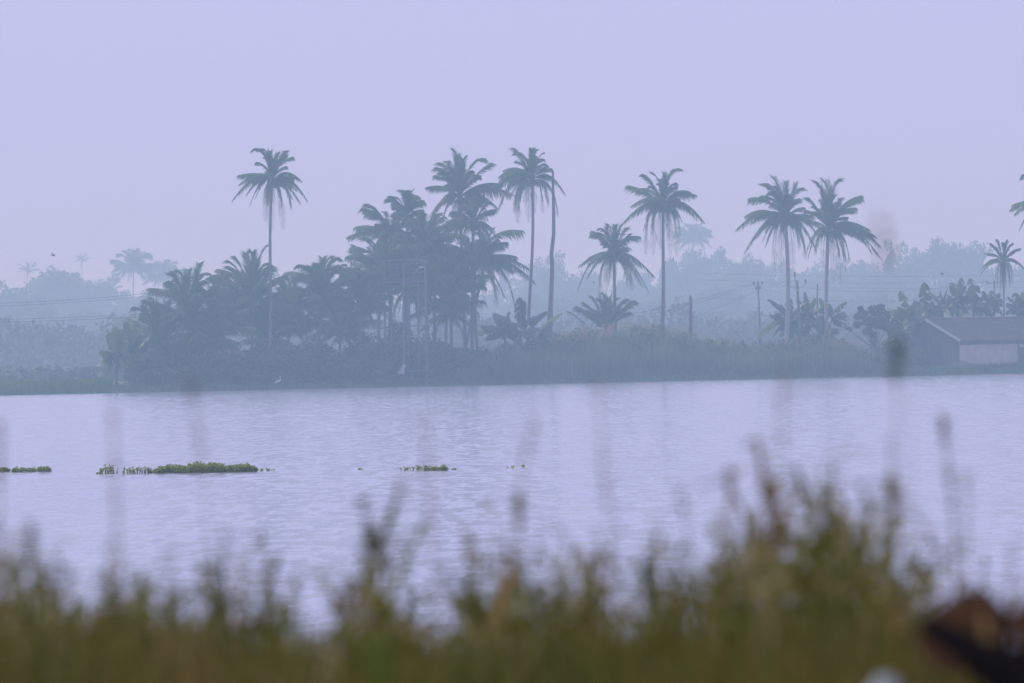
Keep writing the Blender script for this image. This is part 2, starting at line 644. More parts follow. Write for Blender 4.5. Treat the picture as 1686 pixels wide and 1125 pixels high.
G_SH = "coconut palms along the far shore"
palm("coconut_palm", "tall slender coconut palm standing alone above the low dark palms, leftmost of the tall ones",
     448, 296, 438, 6,
     [(-25, -52), (-14, -50), (-3, -46), (9, -43), (20, -47), (34, -37), (47, 2), (57, 35), (31, 49), (17, 80), (-4, 84),
      (-12, 68), (-37, 41), (-65, 31), (-52, 6), (-54, -8), (-8, 42), (12, 45), (40, 18)], 1, G_SH, 9,
     bend=(0.12, 0), bend2=0.12, r0=.20, r1=.14, exr=2.2)
palm("coconut_palm", "coconut palm with ragged upright crown and one yellowing frond reaching towards its slender neighbour",
     757, 323, 768, 12,
     [(-53, -16), (-31, -56), (-18, -58), (-7, -73), (6, -62), (40, -62), (33, -32), (88, -2), (-50, 32), (-55, 48), (-30, 62),
      (-10, 70), (20, 60), (45, 40), (62, 20), (-40, -35), (20, -40)], 2, G_SH, 10, dry=(7, 8))
palm("coconut_palm", "tall coconut palm with slim straight trunk right beside the bare dead trunk",
     876, 294, 869, 9,
     [(-28, -50), (-17, -42), (-3, -44), (6, -46), (17, -40), (32, -16), (54, 27), (41, 62), (17, 55), (-7, 69), (-25, 71),
      (-56, 49), (-65, 18), (-54, -5), (4, 56), (26, 46), (-43, -11), (-38, 30), (-30, 55)], 3, G_SH, 9,
     bend=(0.1, 0), bend2=-0.1, r0=.21, r1=.14, exr=2.2)
palm("coconut_palm", "mop-headed coconut palm rising just behind the post framework", 671, 356, 664, 16,
     [(-35, -29), (-26, -33), (-5, -38), (5, -37), (15, -34), (26, -26), (26, -10), (29, 0), (-20, 13), (-15, 56), (9, 49),
      (20, 27), (-24, -16)], 4, G_SH, 8)
palm("coconut_palm", "coconut palm whose long fronds arch left over open sky beside the mop-headed one",
     646, 388, 640, 13,
     [(-47, -46), (-42, -38), (-73, 0), (-44, -15), (-42, 44), (-31, 36), (24, 22), (-13, 51), (51, -29), (-38, 7), (5, 60),
      (-25, -20), (-10, -28)], 5, G_SH, 8)
palm("coconut_palm", "dense dark coconut palm crown just below the ragged upright one", 779, 368, 777, 10,
     [(-11, -33), (15, -37), (33, -20), (44, 30), (36, 14), (-44, -4), (-58, 22), (-51, 47), (-15, 44), (15, 48), (0, 52),
      (28, 42), (-30, 40), (-35, -20), (-52, 5)], 6, G_SH, 12)
palm("coconut_palm", "low-crowned coconut palm with very long fronds sweeping right over banana plants", 782, 432, 792, 7,
     [(78, -51), (97, 34), (86, 10), (35, 75), (66, 93), (-22, -25), (-58, -9), (-84, -22), (-51, 27), (-18, 56), (14, 60),
      (-33, 90), (11, -42), (-18, -42), (50, 62), (-70, 15)], 7, G_SH, 5, bend=(-.25, 0), r0=.22, r1=.2, arch=0.5, ll=1.4)
palm("coconut_palm", "leaning coconut palm crossing behind the trunk of the low-crowned one", 800, 425, 755, 11,
     [(-30, -20), (20, -30), (-40, 20), (10, 45), (-15, 50), (30, 25)], 8, G_SH, 5, r0=.2, r1=.16)
palm("coconut_palm", "short coconut palm with ball-shaped top, above a small trunkless palm",
     1011, 419, 1014, 14,
     [(-33, -39), (-27, -36), (-21, -43), (-9, -49), (2, -47), (11, -46), (19, -42), (25, -33), (42, -29), (26, -10), (-19, -19),
      (-57, 17), (-61, 57), (-25, 74), (-14, 64), (0, 43), (28, 59), (56, 64), (65, 36), (21, 52), (-45, 38), (44, 50)],
     9, G_SH, 9, arch=0.36, exr=1.8)
palm("coconut_palm", "coconut palm with smooth bare trunk left of the broken-topped post", 1092, 336, 1087, 8,
     [(-56, -32), (-30, -48), (-16, -51), (2, -48), (10, -46), (24, -58), (21, -35), (53, -14), (65, 29), (21, 84), (26, 59),
      (9, 59), (-6, 73), (-31, 80), (-18, 82), (-33, 42), (-67, 30), (-52, 2), (38, 10), (30, 30), (-20, 50)], 10, G_SH, 10,
     bend=(.15, 0), bend2=.05, r0=.26, r1=.15, exr=2.2)
palm("coconut_palm", "coconut palm with pale lower trunk, left one of the pair whose crowns touch", 1293, 361, 1292, 8,
     [(-57, -36), (-32, -59), (-24, -56), (-15, -68), (2, -60), (27, -51), (22, -30), (-80, 15), (-65, -7), (-68, 54), (-34, 44),
      (-20, 84), (-8, 88), (12, 81), (32, 66), (49, 51), (58, 16), (46, -4), (-50, 30), (22, 50)], 11, G_SH, 12,
     mat=M_TRUNK_PALE, bend=(.3, 0), r0=.3, r1=.2)
palm("coconut_palm", "coconut palm with long fronds spreading right, right one of the pair whose crowns touch", 1364, 377,
     1362, 10,
     [(-17, -76), (-8, -62), (-3, -78), (8, -62), (17, -78), (19, -49), (-32, -51), (-37, -32), (54, -54), (47, -48), (66, 2),
      (76, 12), (84, 29), (86, 50), (27, 69), (19, 88), (8, 88), (-22, 42), (-34, 46), (70, 40), (-10, 60)], 12, G_SH, 12,
     mat=M_TRUNK_PALE, bend=(-.15, 0), r0=.27, r1=.19, ll=1.4)
palm("coconut_palm", "coconut palm cut off by the right edge, only its left fronds showing", 1730, 336, 1732, 8,
     [(-66, 8), (-60, 15), (-52, 42), (-44, -50), (-38, -30), (-20, -60), (10, -60), (40, -40), (60, 20), (40, 60), (-30, 60),
      (10, 70)], 13, G_SH, 6)
palm("areca_palm", "small areca palm rising behind the banana plants over the house roof", 1652, 431, 1654, 18,
     [(-38, 20), (-32, 8), (-30, -14), (-21, -30), (-9, -37), (5, -35), (15, -30), (27, -21), (34, 11), (36, 16), (-11, 44),
      (9, 43), (0, 52), (-5, 48), (14, 36)], 14, None, 2, nuts=False, exr=1.2, r0=.12, r1=.1, ll=0.7, arch=.42, wl=.12)
palm("young_coconut_palm", "small trunkless coconut palm sprouting from the reeds under the ball-topped palm", 999, 548, 1000, 12,
     [(-47, -44), (-36, -50), (-21, -57), (-10, -60), (-2, -62), (8, -60), (17, -55), (30, -54), (43, -52), (38, -34),
      (-30, -38), (25, -40)], 15, None, 5, nuts=False, exr=2.2, arch=.30, r0=.2, r1=.2, cat="palm")
palm("young_coconut_palm", "single thin arched frond sprouting at the reeds' edge beside the small trunkless palm", 968, 552, 968, 10,
     [(-33, -40), (-10, -24), (8, -18), (-22, -12)], 16, None, 0, nuts=False, ll=.5, r0=.1, r1=.1, cat="palm")

# the low dark group on the left
G_LOW = "low palms of the dark clump on the left"
low = [
    (312, 492, 310, 6, [(-33, -38), (-18, -40), (-2, -43), (18, -53), (31, -37), (42, -16), (-50, -12), (-69, 22), (-58, 55), (-32, 78), (50, 80), (60, 30), (20, 70)], "broad low palm with upright spiky top at the left of the dark clump"),
    (416, 474, 414, 9, [(-30, -46), (-11, -53), (2, -55), (24, -62), (25, -35), (-62, -28), (-62, -12), (-35, 5), (58, 16), (50, -9), (-40, 60), (30, 70), (5, 72)], "spiky low palm whose top meets the trunk of the tall lone palm"),
    (528, 468, 524, 10, [(31, -39), (18, -38), (4, -38), (-15, -22), (-47, -10), (-53, 27), (66, -18), (-59, 16), (55, 30), (-30, 66), (20, 70), (40, 60)], "low palm with flat spreading top midway between the tall lone palm and framework"),
    (592, 478, 590, 8, [(-62, -4), (-50, 20), (-30, -30), (0, -32), (25, -30), (50, -10), (55, 30), (-40, 60), (0, 75), (30, 60)], "dark rounded low palm just left of the post framework"),
    (368, 505, 366, 12, [(-40, -30), (-20, -42), (5, -45), (28, -36), (45, -5), (-55, 20), (50, 40), (0, 70)], "low palm filling the gap between the two spiky-topped ones"),
    (475, 505, 474, 13, [(-40, -25), (-15, -40), (12, -40), (35, -28), (55, 10), (-55, 25), (-20, 70), (30, 70)], "shaded low palm right of the tall lone trunk"),
    (262, 540, 264, 8, [(-28, -30), (-8, -42), (15, -40), (38, -25), (-45, 10), (50, 30), (-30, 60), (20, 70)], "lowest feathery palm at the clump's left end beside banana leaves"),
    (345, 560, 345, 5, [(-60, 20), (-45, -20), (-15, -38), (15, -40), (45, -18), (62, 22), (-40, 48), (40, 50)], "squat palm with arching yellowish ribs low in the clump's front"),
    (715, 440, 716, 12, [(-40, -30), (-15, -45), (12, -44), (38, -28), (52, 10), (-52, 12), (-30, 60), (30, 65), (0, 72)], "dark palm crown directly right of the post framework top"),
    (735, 512, 733, 7, [(-45, -18), (-18, -36), (10, -38), (42, -10), (55, 30), (-50, 30), (30, 65), (-20, 70)], "low drooping palm between framework and the crossing trunks"),
    (625, 440, 622, 18, [(-45, -24), (-20, -40), (8, -42), (35, -26), (52, 12), (-55, 14), (-30, 60), (25, 66)], "palm crown half hidden behind the framework's upper left"),
    (440, 560, 442, 14, [(-45, -18), (-18, -36), (10, -38), (42, -10), (55, 30), (-50, 30), (30, 55), (-20, 60)], "deeply shaded short palm behind the foot of the lone trunk"),
    (702, 408, 704, 9, [(-40, -24), (-20, -36), (5, -40), (28, -32), (45, -10), (-50, 16), (48, 30), (-25, 55), (20, 60)], "dense palm crown filling the space between mop-headed and ragged upright palms"),
    (640, 446, 650, 7, [(-48, -20), (-24, -36), (0, -42), (26, -34), (46, -8), (-54, 20), (50, 28), (-30, 56), (18, 62)], "broad dark palm crown low behind the framework's left posts"),
    (672, 472, 676, 6, [(-48, -10), (-24, -30), (0, -36), (26, -26), (50, 0), (-54, 26), (50, 36), (-25, 64), (20, 66)], "shadowy palm whose fronds show through the middle of the framework"),
    (742, 470, 745, 9, [(-44, -18), (-20, -34), (8, -38), (34, -22), (48, 12), (-50, 26), (-20, 62), (26, 60)], "dark palm crown left of the crossing trunks and above the low drooping one"),
    (560, 545, 558, 14, [(-45, -18), (-18, -36), (10, -38), (42, -10), (55, 30), (-50, 30), (30, 65), (-20, 60)], "deeply shaded short palm under the flat-topped one"),
]
for i, (cx, cy_, bx, off, tips, lab) in enumerate(low):
    lift = 34 if i not in (7, 9, 11, 12, 13, 14, 15, 16) else 8
    cy_ += lift
    tips = [(dx * .92, dy - lift - 4 if dy < 0 else dy - lift * .5) for dx, dy in tips]
    palm("coconut_palm", lab, cx, cy_, bx, off, tips, 40 + i, G_LOW, 20, ll=1.25, exr=4.2, shade=0.34,
         dry=(5, 6) if i % 2 else (6,), nuts=i % 2 == 0, r0=.2, r1=.15)

# bare dead trunk
b0 = base_at(903, 7)
top = P(911, 284, b0.y)
root = empty("dead_palm_trunk", b0)
tag(root, "bare crownless dead palm trunk with gentle bends, standing right of a slim palm", "dead palm")
mb = MB()
pts, rad = [], []
for s, dx in ((0, -1), (.1, 1), (.2, 1.5), (.3, 1), (.4, 0.5), (.5, 0), (.58, -0.5), (.68, -3.2), (.8, -2.2), (.9, -0.6), (1, 0.5)):
    p = (top - b0) * s
    pts.append(p + Vector((dx * -0.055 + (0.12 if .05 < s < .55 else 0), 0, 0)))
    rad.append(.28 - .17 * s + (0.03 if abs(s - .2) < .01 else 0))
pts[0].z -= .3
mb.tube(pts, rad, 9, True)
mb.build("trunk", M_TRUNK, root, True)
mb = MB()
mb.add([pts[-1] + Vector(v) for v in ((-.1, -.05, -.05), (.1, -.05, -.05), (.09, .06, -.05), (-.1, .06, -.05), (-.04, 0, .28), (.06, 0, .12))],
       [(0, 1, 5, 4), (1, 2, 5), (2, 3, 4, 5), (3, 0, 4)])
mb.build("broken_tip", M_TRUNK, root)

# ------------------------------------------------------------------ banana plants


def banana_leaf(mb, p0, tip, rnd, width=0.55, arch=0.3, shade=0.45):
    p0, tip = np.array(p0, float), np.array(tip, float)
    d = tip - p0
    L = np.linalg.norm(d)
    p1 = p0 + np.array([d[0] * .3, d[1] * .3, max(d[2] * .55, 0) + arch * L])
    n_ = 22
    pos, tan = bez(p0, p1, tip, n_)
    mb.tube([pos[i] for i in (0, 4, 8, 12, 16, 21)], [.04, .032, .025, .02, .014, .006], 4, False, min(1, shade + .3))
    for sg in (-1, 1):
        tear = 0.0
        droop = 0.7
        for k in range(3, n_ - 1):
            s = (k - 3) / (n_ - 4)
            T = tan[k]
            side = np.cross(T, [0, 0, 1.0])
            nn = np.linalg.norm(side)
            side = side / nn if nn > .15 else np.array([.8, .6, 0])
            wd = width * .5 * (math.sin(math.pi * min(1, .08 + .86 * s)) ** .6)
            if rnd.random() < .28:
                droop = rnd.uniform(.35, 1.5)
                tear = rnd.uniform(.0, .3)
            o1 = side * sg * wd + np.array([0, 0, -1]) * wd * droop + T * .05
            a, b_ = pos[k], pos[k + 1]
            tk = 1 - tear * .6
            mb.add([a, b_, b_ + o1 * tk, a + o1], [(0, 1, 2, 3)], shade + rnd.uniform(-.05, .08))


def banana(label, bpx, off, topy, tips, seed, w=.6, group="banana plants on the far shore", stemw=.13, base=None):
    """tips: leaf ends in photograph pixels, absolute"""
    rnd = random.Random(seed)
    base = base or base_at(bpx, off)
    D = base.y
    c = P(bpx, topy, D) - base
    root = empty("banana_plant", base)
    tag(root, label, "banana plant", group)
    lm = MB()
    for (x, y) in tips:
        t = P(x, y, D + rnd.uniform(-1.0, 1.0)) - base
        banana_leaf(lm, c + Vector((0, 0, rnd.uniform(-.3, .1))), t, rnd, w * 1.45 * rnd.uniform(.85, 1.15), .26 if t.z < c.z + .5 else .12,
                    (.62 if bpx < 230 else .45) + rnd.uniform(-.15, .2))
    for q in range(9):
        a = q * 2.4 + rnd.uniform(-.4, .4)
        rr_ = rnd.uniform(1.0, 1.9)
        t = c + Vector((math.cos(a) * rr_, math.sin(a) * rr_ * .8, rnd.uniform(-1.5, 1.0)))
        banana_leaf(lm, c + Vector((0, 0, rnd.uniform(-.7, .1))), t, rnd, w * rnd.uniform(.8, 1.1), .25, .38 + rnd.uniform(-.15, .15))
    lm.build("leaves", M_BANANA, root)
    sm = MB()
    sm.tube([(0, 0, -.2), c * .4, c * .8, c + Vector((0, 0, .15))], [stemw * 1.2, stemw, stemw * .8, stemw * .5], 8)
    sm.build("stem", M_STEM, root, True)
    return root


banana("banana plant with broad light leaves standing at the clump's far left end over the grass", 192, 2.6, 588,
       [(166, 577), (178, 545), (190, 538), (170, 603), (172, 618), (205, 548), (212, 580), (208, 605)], 1, .8)
banana("banana plant with tall upright leaves just right of the leftmost one", 218, 3.2, 572,
       [(208, 530), (222, 528), (236, 534), (246, 555), (200, 560), (244, 585), (205, 600)], 2, .85)
banana("small banana plant in the shadow between grass bank and leftmost palms", 236, 5, 600,
       [(222, 585), (232, 572), (250, 578), (258, 600), (220, 612)], 3, .7)
banana("banana plant with one pale upright leaf in front of the slim palm's foot", 858, 10, 545,
       [(855, 490), (864, 495), (848, 500), (813, 515), (900, 512), (902, 548), (880, 520), (830, 530)], 4, .75)
banana("banana plant with dark flat leaves left of the pale upright leaf", 832, 8, 548,
       [(812, 515), (792, 535), (778, 549), (800, 555), (860, 530), (838, 512), (822, 525), (850, 550)], 5, .7)
banana("low banana plant hugging the foot of the bare dead trunk", 882, 6, 555,
       [(925, 515), (915, 547), (870, 535), (900, 538), (865, 550)], 51, .6)
banana("banana plant with long leaves stretching left behind the pale-trunked palm", 1300, 13, 528,
       [(1265, 492), (1268, 518), (1250, 545), (1248, 555), (1285, 500), (1300, 490), (1320, 500), (1335, 525), (1280, 540)], 6, .62)
banana("banana plant with upright leaves midway between the pair of touching palms", 1330, 14, 520,
       [(1312, 490), (1325, 480), (1342, 490), (1355, 505), (1305, 515), (1352, 530), (1320, 500)], 7, .65)
banana("banana plant with two level leaves reaching right past the right paired trunk", 1366, 12, 525,
       [(1393, 496), (1390, 513), (1345, 505), (1350, 490), (1335, 530), (1385, 535), (1365, 500)], 8, .62)
bl = [("banana plant with one arm-like leaf reaching left beside the round-leaved tree", 1498, 12, 520, [(1482, 478), (1505, 495), (1478, 505), (1462, 512), (1520, 500), (1512, 530), (1488, 540)]),
      ("banana plant with a single spear leaf standing clear above its neighbours", 1524, 13, 515, [(1521, 464), (1535, 495), (1508, 495), (1542, 510), (1505, 520), (1535, 530)]),
      ("banana plant with drooping torn leaves over the house gable", 1552, 14, 505, [(1530, 480), (1548, 478), (1560, 475), (1530, 505), (1575, 495), (1540, 520), (1570, 518)]),
      ("banana plant with the tallest spiky top behind the roof ridge", 1578, 15, 500, [(1568, 465), (1582, 456), (1590, 470), (1560, 485), (1600, 490), (1565, 515), (1596, 515)]),
      ("banana plant with pointed leaf left of the crossarm pole behind the roof", 1603, 15, 500, [(1598, 458), (1608, 470), (1590, 478), (1620, 488), (1590, 500), (1615, 510)]),
      ("banana plant with dense leaves around the crossarm pole behind the roof", 1630, 16, 500, [(1618, 478), (1632, 478), (1645, 482), (1612, 500), (1650, 500), (1640, 515), (1620, 515)]),
      ("feathery banana plant behind the roof at the right edge of the view", 1676, 14, 510, [(1660, 488), (1672, 482), (1684, 480), (1694, 490), (1660, 505), (1695, 510)])]
for i, (lab, bx, off, ty, tips) in enumerate(bl):
    banana(lab, bx, off, ty, tips, 20 + i, .8)
for i, (lab, bx, off, ty, tips) in enumerate([
    ("low banana plant between the round-leaved tree and the dark house gable", 1478, 9, 545, [(1460, 530), (1475, 518), (1492, 525), (1500, 545), (1462, 555), (1488, 565)]),
    ("banana plant leaning over the left slope of the house roof", 1510, 13, 528, [(1492, 512), (1508, 502), (1525, 508), (1535, 525), (1492, 540)]),
    ("low banana plant filling in under the long-leaved one by the pale trunk", 1312, 12, 545, [(1290, 525), (1305, 518), (1322, 522), (1335, 540), (1285, 548), (1330, 558)]),
    ("low banana plant at the right paired trunk's foot", 1352, 11, 545, [(1335, 525), (1350, 518), (1368, 522), (1380, 542), (1335, 552), (1375, 556)])]):
    banana(lab, bx, off, ty, tips, 60 + i, .75)

# ------------------------------------------------------------------ broadleaf trees


def leaf_cloud(lobes, per, size, rnd_np, shade=0.45, disc=False):
    """leaf quads spread over the outer shell of many small lobes; returns V,Q,shade arrays"""
    Vs, S = [], []
    for (c, r) in lobes:
        n_ = max(6, int(per * r[0] * r[2]))
        u = rnd_np.normal(size=(n_, 3))
        u /= np.linalg.norm(u, axis=1)[:, None]
        rr = 1 - 0.45 * rnd_np.random(n_) ** 1.6
        rr *= 1 + 0.11 * rnd_np.normal(size=n_)
        ctr = np.array(c) + u * rr[:, None] * np.array(r)
        a = rnd_np.normal(size=(n_, 3)); a /= np.linalg.norm(a, axis=1)[:, None]
        b_ = np.cross(a, rnd_np.normal(size=(n_, 3))); b_ /= np.linalg.norm(b_, axis=1)[:, None]
        s = size * rnd_np.uniform(.6, 1.3, n_)[:, None]
        q = np.stack([ctr - a * s - b_ * s * .3, ctr + b_ * s * .55 - a * s * .1, ctr + a * s + b_ * s * .2, ctr - b_ * s * .55 + a * s * .1], 1)
        Vs.append(q.reshape(-1, 3))
        S.append(np.repeat(shade + rnd_np.uniform(-.25, .25, n_) + rnd_np.uniform(-.25, .25), 4))
    V = np.concatenate(Vs)
    Q = np.arange(len(V)).reshape(-1, 4)
    return V, Q, np.concatenate(S)


def tree_meshes(kind, seed):
    """one tree of unit-ish size (12 m tall): crown mesh and trunk mesh"""
    g = np.random.default_rng(seed)
    lobes = []
    H = 12.0
    if kind == 'broad':
        W, zc, hz, nl = 6.0, 7.0, 4.6, 46
    elif kind == 'tall':
        W, zc, hz, nl = 3.4, 7.4, 4.8, 32
    else:
        W, zc, hz, nl = 1.3, 7.3, 4.2, 34
    for k in range(nl):
        u = g.normal(size=3); u /= np.linalg.norm(u)
        if u[2] < -0.75:
            u[2] *= -.5
        f = .45 + .5 * g.random()
        c = np.array([u[0] * W * f, u[1] * W * f, zc + u[2] * hz * f])
        r = W * g.uniform(.20, .34) if kind != 'thin' else g.uniform(.7, 1.0)
        lobes.append((c, (r, r, r * g.uniform(.6, .85))))
    V, Q, S = leaf_cloud(lobes, 110, .24, g)
    V[:, 2] = np.clip(V[:, 2], 0.3, None)
    cm = np_mesh("crown", V, Q, S, M_TREE)
    t = MB()
    t.tube([(0, 0, -.5), (.1, 0, 1.5), (0, .1, 3.5), (.15, 0, 6)], [.4, .3, .25, .15], 8)
    for (c, r) in lobes[:9]:
        m_ = Vector((c[0] * .4, c[1] * .4, 3.2 + (c[2] - 3) * .35))
        t.tube([(0, 0, 2.4), m_, tuple(c)], [.18, .11, .03], 5, False)
    tm = t.mesh("trunk", M_BARK, True)
    return cm, tm


TM = {k: [tree_meshes(k, s) for s in ss] for k, ss in (('broad', (1, 2, 3, 4)), ('tall', (5, 6)), ('thin', (7,)))}
G_FAR = "hazy trees on the distant shore"


def far_tree(kind, px, topy, wpx, D, label, v=0):
    D *= 1.4
    base = base_at(px, D=D)
    k = D / F
    top = P(px, topy, D)
    H = top.z - base.z
    root = empty("broadleaf_tree", base)
    root.rotation_euler = (0, 0, (px * 1.7) % 6.28)
    tag(root, label, "tree", G_FAR)
    cm, tm = TM[kind][v % len(TM[kind])]
    wn = {'broad': 12.0, 'tall': 6.8, 'thin': 4.0}[kind]
    sx = wpx * 1.25 * k / wn
    for nm, me in (("crown", cm), ("trunk", tm)):
        o = link_mesh(nm, me, root)
        o.scale = (sx, sx, H / 12.2)
    return root


FT = [
    ('broad', 8, 458, 110, 1500, "low rounded hazy tree at the far left edge of the distant treeline"),
    ('broad', 92, 438, 100, 1650, "domed hazy tree right of the thin tuft-topped palm"),
    ('broad', 138, 448, 84, 1700, "hazy bumpy tree beneath the high blurred palm top"),
    ('tall', 186, 444, 46, 1700, "slim hazy tree touching the left side of the tall distant palm"),
    ('broad', 62, 492, 100, 1400, "wide lower hazy tree in front of the left distant dome"),
    ('broad', 150, 508, 90, 1400, "lower hazy tree above the grassy bank, left of banana plants"),
    ('broad', 22, 520, 90, 1300, "lowest hazy tree near the left frame edge above the bank"),
    ('broad', 235, 470, 84, 1600, "hazy tree crown under the tall distant palm"),
    ('broad', 300, 462, 80, 1750, "faint tree crown behind the spiky-topped low palms"),
    ('tall', 468, 437, 44, 1700, "faint tree just right of the tall lone trunk"),
    ('broad', 512, 423, 56, 1700, "faint rounded tree above the flat-topped low palm"),
    ('tall', 555, 442, 44, 1750, "faint tree in the gap left of the framework"),
    ('tall', 833, 440, 46, 1700, "hazy tree between low-crowned palm and slim trunk"),
    ('broad', 888, 424, 62, 1650, "hazy tree seen between slim palm trunk and dead trunk"),
    ('tall', 922, 410, 52, 1700, "highest hazy tree immediately right of the dead trunk"),
    ('broad', 955, 440, 80, 1700, "hazy tree behind the left fronds of the ball-topped palm"),
    ('broad', 905, 480, 100, 1400, "nearer hazy tree low behind the dead trunk"),
    ('broad', 1052, 440, 72, 1700, "hazy tree between ball-topped and smooth-trunked palms"),
    ('broad', 1112, 415, 64, 1650, "hazy tree immediately right of the smooth bare trunk's crown"),
    ('broad', 1160, 402, 78, 1700, "high hazy tree under the pale distant palm top"),
    ('tall', 1200, 404, 54, 1700, "hazy tree with bumpy top left of the paired palms"),
    ('broad', 1240, 416, 62, 1650, "hazy tree meeting the paired palms' left fronds"),
    ('broad', 1180, 468, 110, 1400, "nearer broad hazy tree above the utility pole's left wires"),
    ('broad', 1060, 490, 90, 1400, "nearer hazy tree low left of the broken-topped post"),
    ('broad', 1290, 424, 70, 1750, "hazy tree behind the left paired crown"),
    ('broad', 1345, 432, 80, 1700, "hazy tree showing between the paired trunks"),
    ('broad', 1410, 420, 70, 1650, "hazy tree behind the paired palms' right fronds"),
    ('broad', 1445, 424, 56, 1700, "hazy tree left of the narrow pointed one"),
    ('thin', 1467, 384, 22, 1650, "narrow pointed hazy tree left of the great dome"),
    ('tall', 1498, 394, 54, 1650, "hazy tree joining the great dome on its left side"),
    ('broad', 1560, 382, 122, 1600, "great domed hazy tree, largest of the distant treeline"),
    ('tall', 1612, 402, 54, 1650, "hazy tree sloping down from the great dome on the right"),
    ('broad', 1665, 425, 80, 1650, "hazy tree behind the areca palm at right"),
    ('broad', 1430, 478, 100, 1400, "nearer hazy tree above the round-leaved tree"),
    ('broad', 1540, 460, 100, 1450, "nearer hazy tree low under the great dome"),
    ('broad', 1350, 482, 90, 1400, "nearer hazy tree behind the bananas between paired trunks"),
    ('broad', 990, 486, 70, 1450, "nearer hazy tree behind the ball-topped palm's trunk"),
    ('broad', 420, 452, 80, 1750, "faint tree peeping over low palms left of the lone trunk"),
]
for i, (kd, px, ty, wp, D, lab) in enumerate(FT):
    far_tree(kd, px, ty, wp, D, lab, i)

# hazy far palms: three shared crowns
FPC = []
for s in (1, 2, 3):
    rr = random.Random(s + 70)
    FPC.append(crown_mb(auto_tips(3.8, 32, rr, 1.0), rr, 26, 1.5, .2, .4, .5).mesh("crown", M_PALM))
ARC = crown_mb(auto_tips(2.4, 13, random.Random(9), .8) + [(.3, 0, -2.6), (-.5, .2, -2.3), (.8, 0, -1.9)], random.Random(9), 14, .9, .14, .4, .3).mesh("crown", M_PALM)
FP = [
    (220, 444, 1500, 0, 1.15, "tall distant coconut palm with full crown, largest palm of the left haze"),
    (270, 458, 1600, 1, 1.1, "pale distant coconut palm right of the full-crowned one"),
    (135, 429, 1700, 3, .75, "small distant palm top floating high over bumpy tree"),
    (46, 446, 1600, 3, .95, "thin tuft-topped distant palm alone against the sky at left"),
    (165, 482, 1500, 3, .9, "slender distant areca, left one of two under the tall hazy palm"),
    (184, 478, 1500, 3, .9, "slender distant areca, right one of two under the tall hazy palm"),
    (92, 478, 1500, 2, 1.2, "pale arching distant palm in front of left domed tree"),
    (70, 548, 1300, 0, 1.1, "faint low palm above the grassy bank at left"),
    (1141, 396, 1650, 1, 1.1, "pale distant palm rising above the trees behind smooth-trunked palm"),
    (1222, 462, 1500, 2, 1.1, "pale distant palm just left of the paired palms"),
    (940, 500, 1450, 0, 1.1, "pale distant palm low to the right of dead trunk"),
    (1090, 505, 1450, 2, 1.0, "pale distant palm behind the smooth trunk's lower part"),
    (1165, 520, 1350, 0, 1.0, "pale distant palm low between broken-topped post and utility pole"),
    (1425, 480, 1450, 1, 1.0, "pale distant palm above the round-leaved tree's left side"),
    (1500, 462, 1450, 0, .9, "pale distant palm in front of the great dome"),
]
for px, py, D, v, sc, lab in FP:
    D, sc = D * 1.5, sc * 1.4
    b0 = base_at(px, D=D)
    c = P(px, py, D)
    root = empty("areca_palm" if v == 3 else "coconut_palm", b0)
    tag(root, lab, "palm tree", "hazy palms on the distant shore")
    o = link_mesh("crown", ARC if v == 3 else FPC[v], root)
    o.location = c - b0
    o.scale = (sc, sc, sc)
    o.rotation_euler = (0, 0, px * .9)
    trunk_mb(c - b0, (0, 0, -.3), .12 if v == 3 else .22, .08 if v == 3 else .14, (random.uniform(-.5, .5), 0)).build("trunk", M_TRUNK, root, True)

# thicket that closes the foot of the distant treeline
g = np.random.default_rng(5)
lobes = []
for k in range(700):
    px = g.uniform(-150, 1840)
    D = g.uniform(2150, 2650)
    x = (px - 843) / F * D
    hgt = g.uniform(4, 17)
    r = g.uniform(3.2, 6.0)
    lobes.append(((x, D, .5 + hgt * .55), (r, r, hgt * .5)))
for k in range(520):
    px = g.uniform(-150, 1840)
    D = g.uniform(1250, 1850)
    x = (px - 843) / F * D
    r = g.uniform(2.0, 4.2)
    lobes.append(((x, D, .5 + r * g.uniform(.3, 1.6)), (r, r, r * .8)))
for k in range(260):
    px = g.uniform(-150, 260)
    D = g.uniform(880, 1250)
    r = g.uniform(.5, 1.5)
    lobes.append((((px - 843) / F * D, D, .3 + r * .4), (r, r, r * .7)))
V, Q, S = leaf_cloud(lobes, 26, .5, g, .5)
V[:, 2] = np.clip(V[:, 2], .2, None)
o = link_mesh("distant_thicket", np_mesh("distant_thicket", V, Q, S, M_TREE))
tag(o, "hazy band of bushes along the foot of the distant treeline", "bushes", kind='stuff')

# round-leaved small tree by the house
b0 = base_at(1440, 11)
root = empty("broadleaf_tree", b0)
tag(root, "small dark round-leaved tree between the paired palms and the house bananas", "tree")
g = np.random.default_rng(8)
lobes = []
for (x, y, r) in ((1420, 518, .55), (1440, 512, .6), (1457, 520, .6), (1412, 535, .4), (1428, 545, .45), (1400, 542, .25), (1462, 538, .6),
                  (1445, 532, .7), (1430, 530, .6), (1470, 550, .5), (1412, 522, .35), (1450, 506, .35), (1418, 508, .3), (1438, 552, .4), (1393, 541, .16)):
    p = P(x, y, b0.y + g.uniform(-.8, .8)) - b0
    lobes.append(((p.x, p.y, p.z), (r, r, r * .8)))
V, Q, S = leaf_cloud(lobes, 900, .15, g, .4)
link_mesh("crown", np_mesh("crown", V, Q, S, M_TREE), root)
mb = MB()
mb.tube([(0, 0, -.2), (.1, 0, 1), (0, 0, 2.2)], [.14, .11, .08], 7)
for c, r in lobes:
    mb.tube([(0.05, 0, 1.4), (c[0] * .5, c[1] * .5, 1.4 + (c[2] - 1.4) * .5), c], [.06, .04, .015], 5, False)
